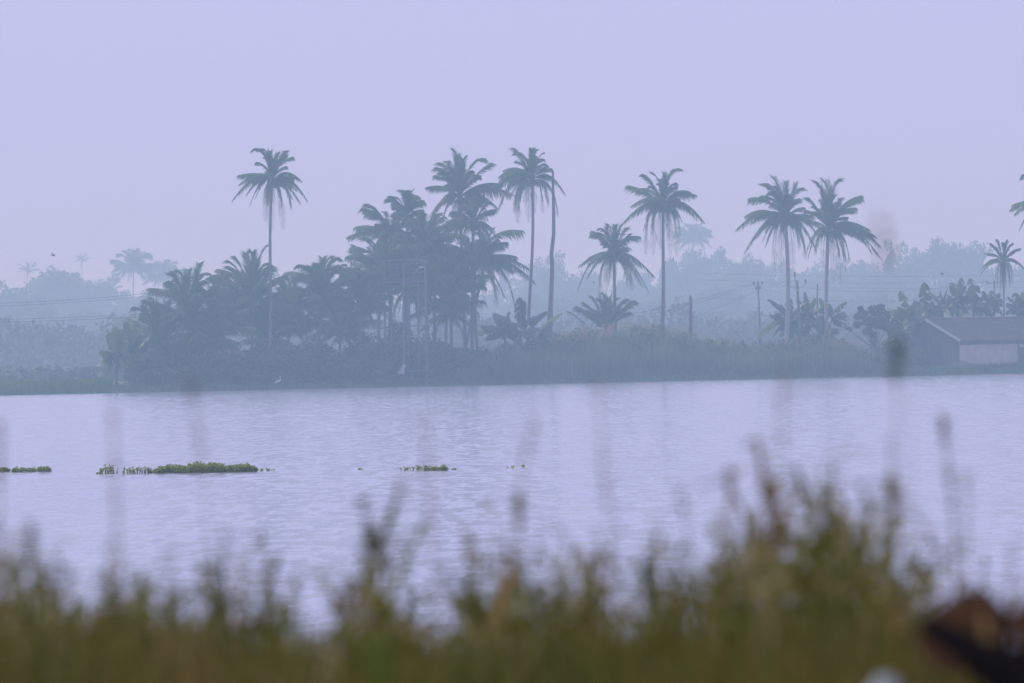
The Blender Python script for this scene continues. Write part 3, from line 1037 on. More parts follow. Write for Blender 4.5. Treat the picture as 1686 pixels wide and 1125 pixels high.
mb.build("trunk", M_BARK, root, True)

# ------------------------------------------------------------------ undergrowth, reeds, grass on the far shore


def px_x(px, D):
    return (px - 843) / F * D


RT = [(735, 596), (770, 585), (800, 572), (870, 562), (900, 552), (940, 548), (1000, 540), (1040, 538), (1085, 535), (1130, 545), (1180, 558),
      (1240, 563), (1300, 560), (1350, 552), (1385, 552), (1430, 566), (1470, 585), (1510, 602), (1530, 612)]
g = np.random.default_rng(21)
lobes = []
for k in range(1000):
    px = g.uniform(232, 800)
    off = g.uniform(2.5, 14)
    x = px_x(px, 770)
    y = shore(x) + off
    hm = np.interp(px, [196, 230, 300, 450, 560, 640, 740, 800], [1.0, 2.6, 4.2, 4.0, 3.6, 4.6, 3.4, 2.2])
    hm *= .45 + 1.1 * abs(mnoise.noise(Vector((x * .35, 2.7, 0)))) + .35 * g.random()
    hgt = g.uniform(.25, 1.0) * hm * (0.45 + .55 * min(1, off / 7))
    r = g.uniform(.5, 1.0)
    lobes.append(((x, y, gz(x, y) + (hgt * .85 if k % 3 else .5)), (r, r, r * .8)))
for k in range(330):
    px = g.uniform(740, 1475) if k < 250 else g.uniform(1462, 1548)
    off = g.uniform(4, 11) if k < 250 else g.uniform(2.5, 6)
    x = px_x(px, 775)
    y = shore(x) + off
    r = g.uniform(.3, .75)
    if k < 250:
        ty = np.interp(px, [a for a, _ in RT], [c for _, c in RT]) + g.uniform(-3, 45)
        z = EYE + (568 - math.tan(R(1)) * (px - 843) - ty) * y / F - r * .6
    else:
        z = gz(x, y) + g.uniform(.2, 2.3) * (1 - .5 * abs(px - 1500) / 48)
    lobes.append(((x, y, z), (r, r, r * .8)))
V, Q, S = leaf_cloud(lobes, 230, .13, g, .42)
o = link_mesh("undergrowth", np_mesh("undergrowth", V, Q, S, M_UNDER))
tag(o, "dark tangled undergrowth and low shrubs below the palms and among the reeds", "undergrowth", kind='stuff')


def blades(xyz, H, W, lean, shade, seg=3, gen=None, topshade=None, curl=0.25):
    """curved tapering blades; xyz (n,3), H,W,shade arrays; returns V,Q,S"""
    n_ = len(xyz)
    gen = gen or rng
    a = gen.uniform(0, 2 * np.pi, n_)
    dirx, diry = np.cos(a), np.sin(a)
    f = gen.uniform(0, 2 * np.pi, n_)
    wx, wy = np.cos(f), np.sin(f)
    ln = np.abs(gen.normal(0, 1, n_)) * lean
    rows = []
    for k in range(seg + 1):
        s = k / seg
        off = ln * H * (s ** 2)
        z = H * s * (1 - curl * ln * s)
        wk = W * (1 - s) ** .6 if k < seg else W * .12
        cx = xyz[:, 0] + dirx * off
        cyy = xyz[:, 1] + diry * off
        cz = xyz[:, 2] + z
        rows.append(np.stack([cx - wx * wk / 2, cyy - wy * wk / 2, cz], 1))
        rows.append(np.stack([cx + wx * wk / 2, cyy + wy * wk / 2, cz], 1))
    V = np.stack(rows, 1)             # n, 2(seg+1), 3
    m_ = 2 * (seg + 1)
    base = (np.arange(n_) * m_)[:, None, None]
    q = np.array([[2 * k, 2 * k + 1, 2 * k + 3, 2 * k + 2] for k in range(seg)])[None]
    Q = (base + q).reshape(-1, 4)
    S = np.repeat(shade[:, None], m_, 1)
    if topshade is not None:
        prof = np.repeat(np.linspace(0, 1, seg + 1) ** 2, 2)[None]
        S = S + prof * topshade[:, None]
    return V.reshape(-1, 3), Q, S.ravel()


N = 52000
g = np.random.default_rng(31)
pxs = g.uniform(735, 1525, N)
offs_ = 1.6 + 9.5 * g.random(N)
X = px_x(pxs, 775)
Y = np.array([shore(x) for x in X]) + offs_
Z = np.array([gz(x, y) for x, y in zip(X, Y)])
hor = 568 - math.tan(R(1)) * (pxs - 843)
topy = np.interp(pxs, [a for a, _ in RT], [c for _, c in RT])
clump = np.array([mnoise.noise(Vector((x * .55, y * .55, 2.2))) + .6 * mnoise.noise(Vector((x * 1.7, y * 1.7, 5))) for x, y in zip(X, Y)])
Ht = (EYE + (hor - topy) * Y / F) - Z
Hh = Ht * np.clip(.35 + .65 * (offs_ / 8), .3, 1.0) * (1 + .26 * clump) * g.uniform(.7, 1.05, N)
Hh = np.clip(Hh, .3, None)
V, Q, S = blades(np.stack([X, Y, Z], 1), Hh, np.full(N, .045), .2, np.clip(.3 + .25 * clump + g.normal(0, .12, N), 0, .8), 3, g,
                 np.where(g.random(N) < .32, .5, .12))
o = link_mesh("reed_bed", np_mesh("reed_bed", V, Q, S, M_REED))
tag(o, "tall reeds with tan feathery tops covering the low rise along the shore", "reeds", kind='stuff')

# feathery plumes above the reeds
g = np.random.default_rng(32)
Vs, Ss = [], []
for k in range(230):
    px = float(np.clip(g.normal(1040, 120), 800, 1500)) if k < 150 else g.uniform(780, 1500)
    off = g.uniform(5, 10)
    x = px_x(px, 775)
    y = shore(x) + off
    ty = np.interp(px, [a for a, _ in RT], [c for _, c in RT]) + g.uniform(-12, 10)
    h_ = 568 - math.tan(R(1)) * (px - 843)
    top = EYE + (h_ - ty) * y / F
    n_ = 26
    s = g.random(n_)
    c = np.stack([x + g.normal(0, .05, n_) + (1 - s) * .1, y + g.normal(0, .05, n_), top - s * .65], 1)
    a = g.normal(size=(n_, 3)); a /= np.linalg.norm(a, axis=1)[:, None]
    b_ = np.cross(a, g.normal(size=(n_, 3))); b_ /= np.linalg.norm(b_, axis=1)[:, None]
    Vs.append(np.stack([c - a * .07, c + b_ * .03, c + a * .07, c - b_ * .03], 1).reshape(-1, 3))
    Ss.append(np.full(n_ * 4, .95))
V = np.concatenate(Vs)
o = link_mesh("reed_plumes", np_mesh("reed_plumes", V, np.arange(len(V)).reshape(-1, 4), np.concatenate(Ss), M_REED))
tag(o, "pinkish tan seed plumes standing out along the reed tops", "reeds", kind='stuff')

# short grass: the green bank at the left and the fringe along the whole shore
g = np.random.default_rng(33)
N1, N2, N3 = 20000, 24000, 6000
pxs = np.concatenate([g.uniform(-90, 200, N1), g.uniform(180, 1800, N2), g.uniform(1470, 1800, N3)])
offs_ = np.concatenate([g.uniform(.5, 9, N1), g.uniform(.3, 3.2, N2), g.uniform(1, 5, N3)])
X = px_x(pxs, 765)
Y = np.array([shore(x) for x in X]) + offs_
Z = np.array([gz(x, y) for x, y in zip(X, Y)])
cl = np.array([mnoise.noise(Vector((x * .5, y * .5, 9))) for x, y in zip(X, Y)])
Hh = np.clip(g.uniform(.2, .5, len(X)) * (1 + 1.1 * cl), .1, None)
Hh[N1:] *= .75
V, Q, S = blades(np.stack([X, Y, Z], 1), Hh, np.full(len(X), .05), .35, np.clip(.5 + .5 * cl + g.normal(0, .15, len(X)), 0, 1), 2, g)
o = link_mesh("shore_grass", np_mesh("shore_grass", V, Q, S, M_BERM))
tag(o, "short green grass along the water's edge and over the left bank", "grass", kind='stuff')

# ------------------------------------------------------------------ house
b0 = base_at(1579, 5)
b0.z = 0.45
house = empty("house", b0)
house.rotation_euler = (0, 0, R(48))
tag(house, "low old house with brown roof, dark gable end and pale stained wall by the water", "house")
W_, L_, EH, RH = 7.4, 19.0, 2.95, 4.75
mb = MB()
mb.box(0.15, L_ - .1, -.06, -.003, EH - .62, EH - .12)  # added dark strip standing in for the shadow under the eave, borrows gable colour
mb.build("eave_shadow_strip", M_GABLE, house)
mb = MB()   # local: x along the long wall, y across, front corner at origin
mb.box(0.12, L_, 0, .2, -.3, EH)
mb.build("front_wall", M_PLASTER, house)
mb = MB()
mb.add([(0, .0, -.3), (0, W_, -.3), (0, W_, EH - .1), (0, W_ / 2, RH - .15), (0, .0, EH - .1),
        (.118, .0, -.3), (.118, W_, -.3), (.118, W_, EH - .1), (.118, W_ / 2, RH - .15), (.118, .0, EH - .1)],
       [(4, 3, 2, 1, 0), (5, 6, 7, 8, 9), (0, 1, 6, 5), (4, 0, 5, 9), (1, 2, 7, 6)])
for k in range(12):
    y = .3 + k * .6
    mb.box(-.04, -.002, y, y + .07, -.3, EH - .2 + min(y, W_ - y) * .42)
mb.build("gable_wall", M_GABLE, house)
mb = MB()
mb.box(0.12, L_, W_ - .2, W_, -.3, EH)
mb.box(L_ - .2, L_ - .002, .21, W_ - .21, -.3, EH)
mb.build("rear_wall", M_PLASTER, house)
rf = MB()
t_ = .14
ov, og = .55, .45
sl = (RH - EH) / (W_ / 2)
for sg in (0, 1):
    nrow = 20
    for i in range(nrow):
        y0 = -ov + (W_ / 2 + ov) * i / nrow
        y1 = -ov + (W_ / 2 + ov) * (i + 1) / nrow
        z0, z1 = EH + sl * y0, EH + sl * y1
        if sg:
            y0, y1 = W_ - y0, W_ - y1
        sag0 = .0
        nx = 24
        vs_ = []
        for j in range(nx + 1):
            x = -og + (L_ + 2 * og) * j / nx
            w1 = .05 * math.sin(j * .9 + i * .1) + .02 * math.sin(i * 2.3 + j)
            vs_ += [(x, y0, z0 + .10 + w1), (x, y1, z1 + .03 + w1), (x, y0, z0 - .03), (x, y1, z1 - .04)]
        fs = []
        for j in range(nx):
            a = j * 4
            fs += [(a, a + 4, a + 5, a + 1), (a + 2, a + 3, a + 7, a + 6), (a, a + 2, a + 6, a + 4), (a + 1, a + 5, a + 7, a + 3)]
        fs += [(0, 1, 3, 2), (nx * 4, nx * 4 + 2, nx * 4 + 3, nx * 4 + 1)]
        rf.add(vs_, fs)
roof = rf.build("roof", M_ROOF, house)
mb = MB()
mb.tube([(-og - .05, W_ / 2, RH + .08), (L_ * .3, W_ / 2, RH + .02), (L_ * .6, W_ / 2, RH + .06), (L_ + og, W_ / 2, RH + .07)], .13, 8)
mb.build("ridge_cap", M_ROOF, roof)
mb = MB()
mb.bar((-og - .02, -ov, EH - ov * sl + .02), (-og - .02, W_ / 2, RH + .04), .05, .22)
mb.bar((-og - .02, W_ + ov, EH - ov * sl + .02), (-og - .02, W_ / 2, RH + .04), .05, .22)
mb.build("verge_board", M_STEEL, roof)
for xx in (8.4,):
    mb = MB()
    mb.tube([(xx, -.38, -.3), (xx, -.38, EH - .28)], .07, 6)
    mb.build("post", M_WOOD, house)
mb = MB()
mb.box(8.9, 9.9, -.04, -.003, 0, 2.0)
mb.build("door", M_WOOD, house)
for xx in (11.2, 13.0):
    mb = MB()
    mb.box(xx, xx + .9, -.05, -.003, .95, 1.95)
    f = mb.build("window", M_WOOD, house)
    mb = MB()
    for q in range(4):
        mb.box(xx + .1 + q * .2, xx + .13 + q * .2, -.08, -.052, 1.0, 1.9)
    mb.build("bar", M_STEEL, f)

# faint huts beyond the left bank
for (px, D, Lh, rz, lab) in ((28, 1500, 5.5, .15, "faint small hut beyond the grassy bank at the left edge"),
                             (96, 1560, 3.6, -.2, "faint tiny pale-walled hut beyond the grassy bank, right of the edge one")):
    b0 = base_at(px, D=D)
    root = empty("hut", b0)
    root.rotation_euler = (0, 0, rz)
    tag(root, lab, "hut")
    mb = MB()
    mb.box(-Lh / 2, Lh / 2, -1.6, 1.6, -.4, 2.0)
    mb.build("wall", M_CONC, root)
    mb = MB()
    a = Lh / 2 + .35
    mb.add([(-a, -2.0, 1.85), (a, -2.0, 1.85), (a, 0, 3.1), (-a, 0, 3.1), (-a, 2.0, 1.85), (a, 2.0, 1.85),
            (-a, -2.0, 1.75), (a, -2.0, 1.75), (a, 0, 3.0), (-a, 0, 3.0), (-a, 2.0, 1.75), (a, 2.0, 1.75)],
           [(0, 1, 2, 3), (3, 2, 5, 4), (9, 8, 7, 6), (10, 11, 8, 9), (0, 6, 7, 1), (4, 5, 11, 10), (0, 3, 9, 6), (3, 4, 10, 9), (1, 7, 8, 2), (2, 8, 11, 5)])
    mb.build("roof", M_ROOF, root)
    mb = MB()
    mb.box(-.4, .4, -1.66, -1.603, 0, 1.7)
    mb.build("door", M_WOOD, root)

# ------------------------------------------------------------------ tall framework by the shore
b0 = base_at(664, 3.2)
fw = empty("post_framework", b0)
tag(fw, "tall weathered framework of posts, crossbeams and platforms standing before the dark palms", "tower")
D = b0.y


def L(x, y, dy=0.0):
    return P(x, y, D + dy) - b0


for (x0, x1, yt, dy, wd) in ((637, 632, 430, 0, .2), (665, 664, 432, -.4, .17), (672, 671, 462, .5, .16), (703, 700, 428, 0, .2), (646, 643, 470, 1.6, .16),
                             (690, 688, 445, 1.6, .16)):
    mb = MB()
    bt = L(x0, 640, dy)
    bt.z = -.4
    mb.tube([bt, L(x1, yt, dy)], [wd * .62, wd * .45], 7)
    mb.build("post", M_DULL, fw)
for (xa, ya, xb, yb, dy, th) in ((618, 430, 692, 427, -.25, .10), (642, 436, 690, 434, -.3, .08), (617, 466, 704, 463, -.25, .12), (620, 473, 700, 469, .3, .1),
                                 (604, 485, 627, 484, -.2, .10), (612, 541, 650, 540, -.25, .14), (640, 452, 700, 448, .2, .08)):
    mb = MB()
    mb.bar(L(xa, ya, dy), L(xb, yb, dy), .1, th)
    mb.build("crossbeam", M_DULL, fw)
for (xa, xb, yy) in ((663, 706, 537), (668, 712, 611)):
    mb = MB()
    a, c = L(xa, yy), L(xb, yy - 1)
    for q in range(6):
        mb.box(a.x, c.x, -.7 + q * .28, -.7 + q * .28 + .24, a.z - .05, a.z + .05)
    mb.build("platform", M_DULL, fw)
for xx in (676, 680, 684, 688, 693, 697):
    mb = MB()
    mb.bar(L(xx, 476, .25), L(xx + 1, 534, .2), .035)
    mb.build("rod", M_DULL, fw)
for (xa, xb, ya, yb) in ((640, 663, 432, 464), (663, 640, 433, 465), (668, 700, 432, 462), (700, 668, 433, 463), (645, 664, 486, 478), (655, 660, 520, 500)):
    mb = MB()
    mb.bar(L(xa, ya, -.15), L(xb, yb, -.12), .05)
    mb.build("brace", M_DULL, fw)
mb = MB()
for k in range(16):
    x = 622 + k * 4.6
    mb.tube([L(x, 464, -.25), L(x, 460, -.25), L(x, 457, -.25)], [.03, .08, .03], 6)
mb.build("insulators", M_PORC, fw, True)

b0 = base_at(661, 2.6)
mb = MB()
pp = []
for j in range(7):
    for i in range(6):
        u, v_ = i / 5, j / 6
        x = -.05 + (u - .5) * .55 * (1 - .5 * v_) + .35 * v_
        pp.append((x, .1 * math.sin(u * 9 + v_ * 4), .7 + v_ * .85 - .1 * u))
fs = [(j * 6 + i, j * 6 + i + 1, (j + 1) * 6 + i + 1, (j + 1) * 6 + i) for j in range(6) for i in range(5)]
mb.add(pp, fs)
root = empty("hanging_cloth", b0)
mb.build("cloth", M_WHITE, root, True)
mb = MB()
mb.tube([(.3, 0, -.2), (.34, 0, 1.62)], .03, 6)
mb.build("stake", M_WOOD, root)
tag(root, "small white cloth hung on a stake at the foot of the framework", "cloth")

# ------------------------------------------------------------------ poles and wires


def pole(label, px, topy, off, r0, r1, lean=0.0, D=None, mat=None, name="utility_pole", cat="utility pole"):
    b0 = base_at(px + lean, off, D)
    root = empty(name, b0)
    t = P(px, topy, b0.y) - b0
    mb = MB()
    mb.tube([(0, 0, -.4), t * .5, t], [r0, (r0 + r1) / 2, r1], 8)
    mb.build("shaft", mat or M_CONC, root, True)
    tag(root, label, cat)
    return root, t, b0


def crossarm(root, t, zz, half, tilt=0.0, nins=3):
    mb = MB()
    a, c = t + Vector((-half, -.12, zz - tilt)), t + Vector((half, -.12, zz + tilt))
    mb.bar(a, c, .09, .09)
    arm = mb.build("crossarm", M_STEEL, root)
    for k in range(nins):
        q = a.lerp(c, (k + .04) / (nins - 1 + .08)) if nins > 1 else a.lerp(c, .5)
        mb = MB()
        mb.tube([q + Vector((0, 0, .04)), q + Vector((0, 0, .12)), q + Vector((0, 0, .22)), q + Vector((0, 0, .3))], [.03, .08, .07, .03], 7)
        mb.build("insulator", M_PORC, arm, True)


r1_, t1_, bb1 = pole("slim utility pole with short crossarm, left of the paired palms", 1248, 467, 26, .13, .09, 5)
crossarm(r1_, t1_, -.1, .42, 0, 3)
crossarm(r1_, t1_, -.55, .2, 0, 2)
r2_, t2_, bb2 = pole("near pole with V-shaped insulator arms rising from the reeds between the paired palms", 1312, 462, 3.5, .17, .11, 9, mat=M_WOOD)
for sg in (-1, 1):
    mb = MB()
    a = t2_ + Vector((0, -.12, -.95))
    c = t2_ + Vector((sg * .78, -.12, -.35))
    mb.bar(a, c, .08, .08)
    arm = mb.build("crossarm", M_STEEL, r2_)
    for q, hh in ((c, .75 if sg < 0 else .45),):
        mb = MB()
        mb.tube([q, q + Vector((0, 0, hh * .3)), q + Vector((0, 0, hh * .5)), q + Vector((0, 0, hh * .8)), q + Vector((0, 0, hh))], [.05, .03, .1, .1, .03], 7)
        mb.build("insulator", M_PORC, arm, True)
mb = MB()
q = t2_ + Vector((-.12, 0, 0))
mb.tube([q + Vector((0, 0, -.1)), q + Vector((-.05, 0, .3)), q + Vector((-.05, 0, .4)), q + Vector((-.05, 0, .7)), q + Vector((-.02, 0, .78))], [.04, .03, .1, .1, .03], 7)
mb.build("insulator", M_PORC, r2_, True)
r3_, t3_, bb3 = pole("utility pole with crossarm standing behind the bananas over the roof", 1637, 463, 30, .14, .1, 0)
crossarm(r3_, t3_, -.2, .75, .05, 3)
r4_, t4_, bb4 = pole("short thick wooden post with broken top alone in the reeds", 1137, 491, 9, .19, .15, 0, mat=M_WOOD, name="wooden_post", cat="post")
mb = MB()
mb.add([t4_ + Vector(v) for v in ((-.15, -.1, -.05), (.15, -.1, -.05), (.15, .1, -.05), (-.15, .1, -.05), (-.07, 0, .32), (.1, 0, .08))],
       [(0, 1, 5, 4), (1, 2, 5), (2, 3, 4, 5), (3, 0, 4)])
mb.build("broken_tip", M_WOOD, r4_)
r5_, t5_, bb5 = pole("slim utility pole mostly hidden behind the framework palms", 598, 474, 40, .13, .09, 0)
crossarm(r5_, t5_, -.1, .6, 0, 3)
r6_, t6_, bb6 = pole("thin bare stake sticking up beside the bananas between the paired palms", 1346, 468, 15, .09, .07, -2, mat=M_WOOD, name="stake", cat="stake")


def wire(label, a, b, sag, r=.012):
    a, b = Vector(a), Vector(b)
    pts = []
    for k in range(25):
        s = k / 24
        p = a.lerp(b, s)
        p.z -= sag * 4 * s * (1 - s)
        pts.append(p - a)
    mb = MB()
    mb.tube(pts, r, 5)
    o = mb.build("power_line", M_WIRE)
    o.location = a
    tag(o, label, "wire", "power lines over the far shore")


A1 = bb1 + t1_
A3 = bb3 + t3_
A5 = bb5 + t5_
A2 = bb2 + t2_
wire("upper wire sagging left from the slim utility pole towards the framework", A1 + Vector((-.42, -.1, .15)), A5 + Vector((.5, -.1, .1)), 3.2)
wire("lower wire sagging left from the slim utility pole towards the framework", A1 + Vector((0, -.1, .1)), A5 + Vector((0, -.1, .1)), 3.5)
wire("wire dropping lowest from the slim utility pole across the pale trees", A1 + Vector((.2, -.1, -.5)), A5 + Vector((.2, -.1, -.5)), 4.4)
wire("wire from the slim utility pole past the paired palms to the roof pole, upper", A1 + Vector((.42, -.1, .15)), A3 + Vector((-.7, -.1, .05)), 1.0)
wire("wire from the slim utility pole past the paired palms to the roof pole, lower", A1 + Vector((.2, -.1, -.5)), A3 + Vector((0, -.1, -.1)), 1.6)
wire("short wire linking the slim utility pole with the V-armed pole", A1 + Vector((.3, -.1, .15)), A2 + Vector((-.78, -.12, .1)), .35)
for i, (ya, yb, sg, lb) in enumerate(((498, 474, .7, "topmost"), (503, 478, .7, "second"), (525, 516, .35, "third"), (529, 519, .4, "lowest"))):
    a = P(-160, ya + 3, 900)
    c = P(400, yb - 10, 900)
    wire(lb + " of the thin wires crossing the haze left of the dark clump", a, c, sg * 1.0, .022)
for i, (ya, yb, lb) in enumerate(((452, 447, "topmost"), (463, 458, "second"), (470, 468, "third"), (493, 485, "lowest"))):
    wire(lb + " of the faint wires crossing the haze between paired palms and roof pole", P(1150, ya - 2, 1020), P(1860, yb, 1020), .5, .013)

# ------------------------------------------------------------------ birds
for (px, py, D, rot, sz, lab) in ((87, 421, 900, .6, .30, "small dark bird flying over the left distant trees"),
                                  (883, 428, 850, 2.0, .13, "tiny dark bird between slim palm trunk and dead trunk"),
                                  (978, 466, 800, 2.6, .16, "tiny dark bird left of the ball-topped palm's trunk"),
                                  (1227, 533, 850, 1.1, .20, "tiny dark bird low over the reeds near the slim utility pole"),
                                  (1551, 452, 900, .3, .26, "small dark bird in front of the great domed tree"),
                                  (68, 454, 1100, 1.4, .22, "faint bird beside the thin tuft-topped palm")):
    c = P(px, py, D)
    root = empty("bird", c)
    root.rotation_euler = (.25, .2, rot)
    tag(root, lab, "bird", "birds in flight")
    mb = MB()
    mb.tube([(-.9 * sz, 0, 0), (-.5 * sz, 0, .02 * sz), (0, 0, .04 * sz), (.5 * sz, 0, .05 * sz), (.75 * sz, 0, .1 * sz), (1.0 * sz, 0, .06 * sz)],
            [.05 * sz, .14 * sz, .22 * sz, .18 * sz, .14 * sz, .01 * sz], 8)
    mb.build("body", M_FEATHER, root, True)
    for sg in (-1, 1):
        mb = MB()
        q = []
        for (y, z, cx, wd) in ((.1, .05, .1, .34), (.6, .45, .12, .36), (1.1, .6, .0, .28), (1.7, .55, -.25, .05)):
            for zz in (-.02, .02):
                q += [((cx + wd) * sz, y * sg * sz, (z + zz) * sz), ((cx - wd) * sz, y * sg * sz, (z + zz) * sz)]
        fs = []
        for k in range(3):
            a = k * 4
            fs += [(a, a + 1, a + 5, a + 4), (a + 2, a + 6, a + 7, a + 3), (a, a + 4, a + 6, a + 2), (a + 1, a + 3, a + 7, a + 5)]
        mb.add(q, fs)
        mb.build("wing", M_FEATHER, root)

# white egret standing at the edge
b0 = base_at(458, 1.4)
root = empty("egret", b0)
tag(root, "white egret standing at the water's edge below the tall lone palm", "bird")
mb = MB()
mb.tube([(-.34, 0, .36), (-.2, 0, .42), (0, 0, .5), (.16, 0, .56), (.22, 0, .68), (.16, 0, .8), (.2, 0, .92), (.27, 0, .94)],
        [.02, .09, .14, .09, .045, .035, .045, .03], 8)
mb.build("body", M_WHITE, root, True)
mb = MB()
mb.tube([(.27, 0, .94), (.42, 0, .92)], [.018, .004], 5)
mb.build("beak", M_COCO, root)
for sg in (-1, 1):
    mb = MB()
    mb.tube([(0, .05 * sg, .45), (.03, .05 * sg, .22), (0, .05 * sg, -.15)], [.02, .014, .012], 5)
    mb.build("leg", M_FEATHER, root)

# ------------------------------------------------------------------ floating water plants


def water_point(px, py):
    a, c = CM.translation, P(px, py, 100)
    d = c - a
    s = -a.z / d.z
    return a + d * s


def hyacinth(label, x0, x1, py, hpx, dens, seed, depth=1.0):
    g = np.random.default_rng(seed)
    A, B = water_point(x0, py), water_point(x1, py)
    c = (A + B) / 2
    k = c.y / F
    ww = abs(B.x - A.x)
    Hm = hpx * k
    root = empty("water_hyacinth", (c.x, c.y, 0))
    tag(root, label, "floating plants", "floating clumps of water plants")
    n_ = int(dens * ww * depth)
    mb, sm = MB(), MB()
    for i in range(n_):
        u = g.uniform(-.5, .5)
        x = u * ww
        y = g.uniform(-.5, .5) * depth * math.sqrt(max(0.05, 1 - (2 * u) ** 2))
        env = (.45 + .55 * abs(mnoise.noise(Vector((x * 1.3 + seed * 7, seed, 0)))) * 1.8) * min(1, (1 - abs(2 * u)) * 3 + .45)
        h_ = Hm * env * (g.uniform(.3, 1.0) + (.25 if g.random() < .12 else 0))
        ang = g.uniform(0, 6.28)
        tilt = g.uniform(.15, .7)
        r = g.uniform(.025, .055)
        top = Vector((x + math.cos(ang) * h_ * .35, y + math.sin(ang) * h_ * .35, h_))
        sm.tube([(x, y, -.02), (x + math.cos(ang) * h_ * .1, y + math.sin(ang) * h_ * .1, h_ * .5), top], [.011, .009, .005], 4, False, .6)
        nrm = Vector((math.cos(ang) * math.sin(tilt) * 1.4, math.sin(ang) * math.sin(tilt) * 1.4, math.cos(tilt))).normalized()
        s_ = nrm.orthogonal().normalized()
        t_ = nrm.cross(s_)
        vv = [top + s_ * math.cos(q) * r + t_ * math.sin(q) * r * 1.15 + nrm * (.012 if j % 2 else -.006) for j, q in enumerate(np.linspace(0, 6.28, 8)[:7])]
        vv.append(top - nrm * .012)
        mb.add(vv, [(j, (j + 1) % 7, 7) for j in range(7)], float(np.clip(g.normal(.5, .2), 0, 1)))
    mb.build("leaves", M_HYA, root)
    sm.build("stalks", M_HYA, root)


hyacinth("long dense green raft of floating plants, biggest on the lake", 258, 420, 778, 22, 300, 1, 1.3)
hyacinth("thin ragged floating plants joined to the left end of the long raft", 162, 256, 780, 15, 75, 2, .8)
hyacinth("small floating clump left of the ragged one, near the left edge", 22, 82, 777, 13, 170, 3, .8)
hyacinth("scrap of floating plants cut by the left edge of the view", -25, 14, 777, 12, 130, 4, .8)
hyacinth("few sprigs floating just right of the long raft", 430, 455, 776, 9, 45, 5, .5)
hyacinth("small floating clump in mid-lake, densest of the middle scraps", 695, 738, 775, 12, 170, 6, .7)
hyacinth("two small floating tufts left of the mid-lake clump", 660, 692, 775, 10, 70, 7, .5)
hyacinth("tiny sprigs right of the mid-lake clump", 746, 758, 774, 8, 60, 8, .4)
hyacinth("tiny isolated sprigs farthest right on the lake", 834, 866, 771, 7, 22, 9, .4)
hyacinth("single tiny sprig between long raft and mid-lake clump", 590, 597, 774, 6, 120, 10, .3)

# ------------------------------------------------------------------ foreground grass on the near bank
DT = [(-200, 975), (0, 935), (120, 960), (200, 968), (300, 955), (380, 1005), (450, 1030), (500, 1060), (560, 1020), (620, 965), (690, 1010), (740, 1030), (800, 985),
      (860, 975), (930, 945), (990, 1000), (1040, 985), (1090, 960), (1150, 1000), (1210, 960), (1290, 975), (1350, 940), (1430, 945), (1480, 985), (1540, 1010),
      (1620, 1000), (1686, 1050), (1900, 1000)]
N = 100000
g = np.random.default_rng(51)
Y = g.uniform(8.0, 14.5, N)
X = g.uniform(-1.5, 1.5, N) * np.where(g.random(N) < .36, 1.9, .62)
Z = np.array([bank_z(x, y) for x, y in zip(X, Y)])
pxs = 843 + X / Y * F
hor = 568 - math.tan(R(1)) * (pxs - 843)
topy = np.interp(pxs, [a for a, _ in DT], [c for _, c in DT]) + 52
cl = np.array([mnoise.noise(Vector((x * 11, y * 3, 4))) for x, y in zip(X, Y)])
topy = topy + 190 * g.random(N) ** 1.2 - 55 * cl
Hh = EYE - (topy - hor) * Y / F - Z
Hh = np.clip(Hh, .05, None)
big = np.array([mnoise.noise(Vector((x * 9, y * 2.2, 14))) + .5 * mnoise.noise(Vector((x * 24, y * 4, 3))) for x, y in zip(X, Y)])
shade = np.clip(.42 + .85 * big + g.normal(0, .10, N), 0, .93)
V, Q, S = blades(np.stack([X, Y, Z], 1), Hh, g.uniform(.005, .012, N), .22, shade, 4, g)
o = link_mesh("foreground_grass", np_mesh("foreground_grass", V, Q, S, M_FG))
tag(o, "dense blurred green and brown grass on the near bank along the bottom", "grass", kind='stuff')

# looser, taller grass rising out of the dense mass
N = 1400
Y = g.uniform(8.5, 13.5, N)
X = g.uniform(-1.65, 1.65, N)
pxs = 843 + X / Y * F
hor = 568 - math.tan(R(1)) * (pxs - 843)
LT = [(-150, 890), (0, 900), (50, 880), (110, 930), (180, 900), (260, 940), (350, 880), (420, 890), (470, 950), (520, 1000), (580, 900), (620, 860), (680, 960),
      (760, 900), (820, 910), (860, 850), (930, 890), (1000, 870), (1060, 890), (1110, 850), (1180, 830), (1230, 800), (1300, 820), (1350, 765), (1400, 775),
      (1450, 815), (1500, 880), (1560, 930), (1640, 970), (1686, 980), (1900, 950)]
topy = np.interp(pxs, [a for a, _ in LT], [c for _, c in LT])
Z = np.array([bank_z(x, y) for x, y in zip(X, Y)])
Ht = EYE - (topy - hor) * Y / F - Z
Hh = Ht * g.uniform(.80, 1.02, N)
V, Q, S = blades(np.stack([X, Y, Z], 1), Hh, g.uniform(.0025, .005, N), .42, np.clip(g.choice([.25, .45, .6, .95], N) + g.normal(0, .08, N), 0, 1), 5, g)
o = link_mesh("tall_grass", np_mesh("tall_grass", V, Q, S, M_FG))
tag(o, "looser blurred grass blades rising above the dense bank growth", "grass", kind='stuff')


